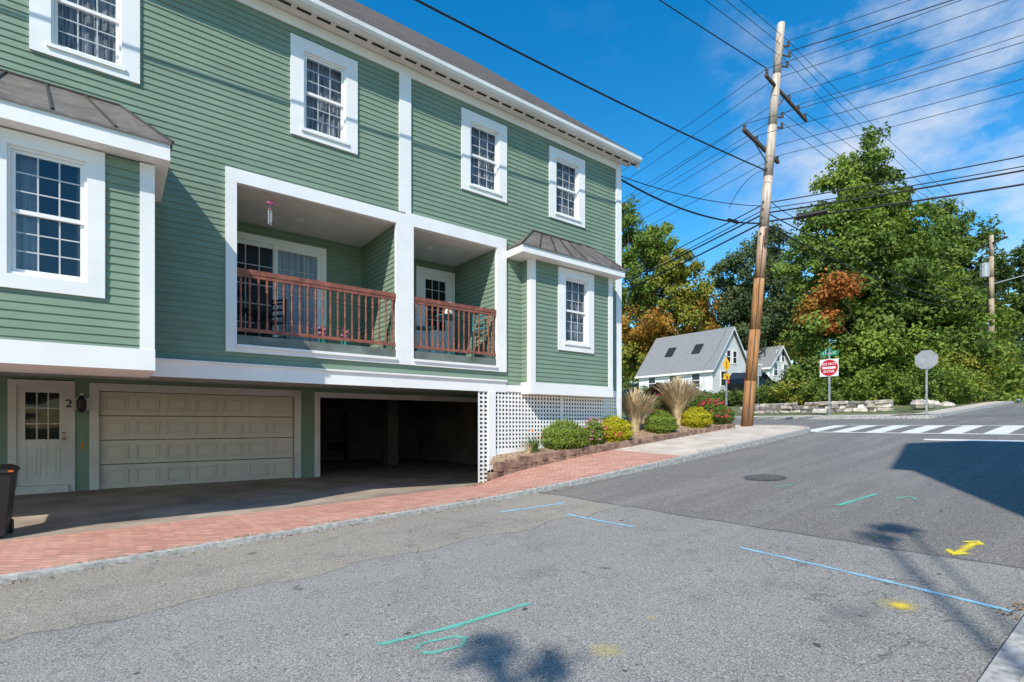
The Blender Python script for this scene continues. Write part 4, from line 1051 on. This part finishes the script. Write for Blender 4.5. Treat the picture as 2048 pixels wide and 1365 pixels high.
q.cyl((wcx,wy,4.12),(wcx,wy,3.99),.003,n=4,mi=1)
q.ball((wcx,wy,3.95),(.07,.03,.035),10,0); q.ball((wcx-.065,wy,3.975),(.025,.022,.022),8,0)
q.quad((wcx+.04,wy,3.96),(wcx+.13,wy-.02,3.94),(wcx+.13,wy+.02,3.98)); q.quad((wcx-.02,wy-.02,3.96),(wcx+.05,wy-.09,4.02),(wcx+.03,wy-.02,3.96)); q.quad((wcx-.02,wy+.02,3.96),(wcx+.05,wy+.09,4.02),(wcx+.03,wy+.02,3.96))
q.cyl((wcx,wy,3.92),(wcx,wy,3.84),.003,n=4,mi=1); q.lathe(wcx,wy,[(.035,3.83),(.035,3.84)],10,0)
for i in range(5): a=i*1.257; q.cyl((wcx+.03*math.cos(a),wy+.03*math.sin(a),3.82),(wcx+.03*math.cos(a),wy+.03*math.sin(a),3.62-.02*i),.006,n=6,mi=1)
q.obj('chime',[m_pink,m_galv],e)
# ------------------------------------------------- house across the street (stands right of the view, throws the shadow)
nb=empty('neighbour_house'); q=MB(); q.box(1.5,6.0,-10,-3.0,-1.6,9.9); q.quad((1.5,-3,9.9),(6.0,-3,9.9),(3.75,-3,11.4)); q.quad((1.5,-10,9.9),(6.0,-10,9.9),(3.75,-10,11.4)); q.obj('walls',m_wsid,nb)
q=MB()
for xe in (1.3,6.2): q.quad((xe,-2.8,9.75),(xe,-10.2,9.75),(3.75,-10.2,11.45),(3.75,-2.8,11.45))
q.obj('roof',m_roof2,nb)
q=MB(); t=MB()
for z in (-.2,2.8,6.0):
    for x in (2.2,4.4): q.box(x,x+.8,-2.99,-2.98,z,z+1.4); ring(t,x-.1,x+.9,z-.1,z+1.5,-3,-2.95,.1,.1,.1,.1)
q.obj('windows',m_carglass,nb); t.obj('window_trim',m_trim,nb)
# ------------------------------------------------- light, sky, camera
L=Vector((1.6,1.0,-1.74)).normalized()
sun=bpy.data.lights.new('sun','SUN'); sun.energy=5.0; sun.angle=math.radians(.5); sun.color=(1,.94,.84)
so=bpy.data.objects.new('sun',sun); so.rotation_euler=L.to_track_quat('-Z','Y').to_euler(); sc.collection.objects.link(so)
g=G('World',True); sc.world=g.m
elev=math.asin(-L.z); rot=math.atan2(-L.x,-L.y)
sk=g.n('ShaderNodeTexSky',sky_type='NISHITA'); sk.sun_disc=False; sk.sun_elevation=elev; sk.sun_rotation=rot%(2*math.pi); sk.air_density=1.0; sk.dust_density=.15; sk.ozone_density=1.3
hs=g.n('ShaderNodeHueSaturation',{'Hue':.495,'Saturation':1.48,'Value':1.5,'Color':sk.outputs[0]})
tc=g.n('ShaderNodeTexCoord').outputs['Generated']
def cloudmask(dirv,a,b):
    d=g.n('ShaderNodeVectorMath',{0:tc,1:dirv},operation='DOT_PRODUCT').outputs['Value']; return g.rng(d,a,b)
nz=g.noise(4.2,g.scl(tc,1,1.2,2.4),7,.6)
m1=g.math('MULTIPLY',g.rng(nz,.47,.72),cloudmask((.88,.16,.44),.93,.99))
m2=g.math('MULTIPLY',g.rng(nz,.58,.8),.04)
mm=g.math('MAXIMUM',m1,m2)
col=g.mix(g.math('MULTIPLY',mm,.8),hs.outputs[0],(5.9,6.1,6.4))
bg=g.n('ShaderNodeBackground',{'Color':col,'Strength':.145}); g.t.links.new(bg.outputs[0],g.out.inputs[0])
cam=bpy.data.cameras.new('camera'); cam.sensor_width=36; cam.lens=1044/2048*36; cam.shift_y=165.5/2048; cam.clip_end=2000; cam.clip_start=.05
co=bpy.data.objects.new('camera',cam); co.rotation_euler=(math.radians(90),0,-math.atan2(.610,.792)); sc.collection.objects.link(co); sc.camera=co
sc.view_settings.view_transform='Standard'; sc.view_settings.look='None'; sc.view_settings.exposure=0
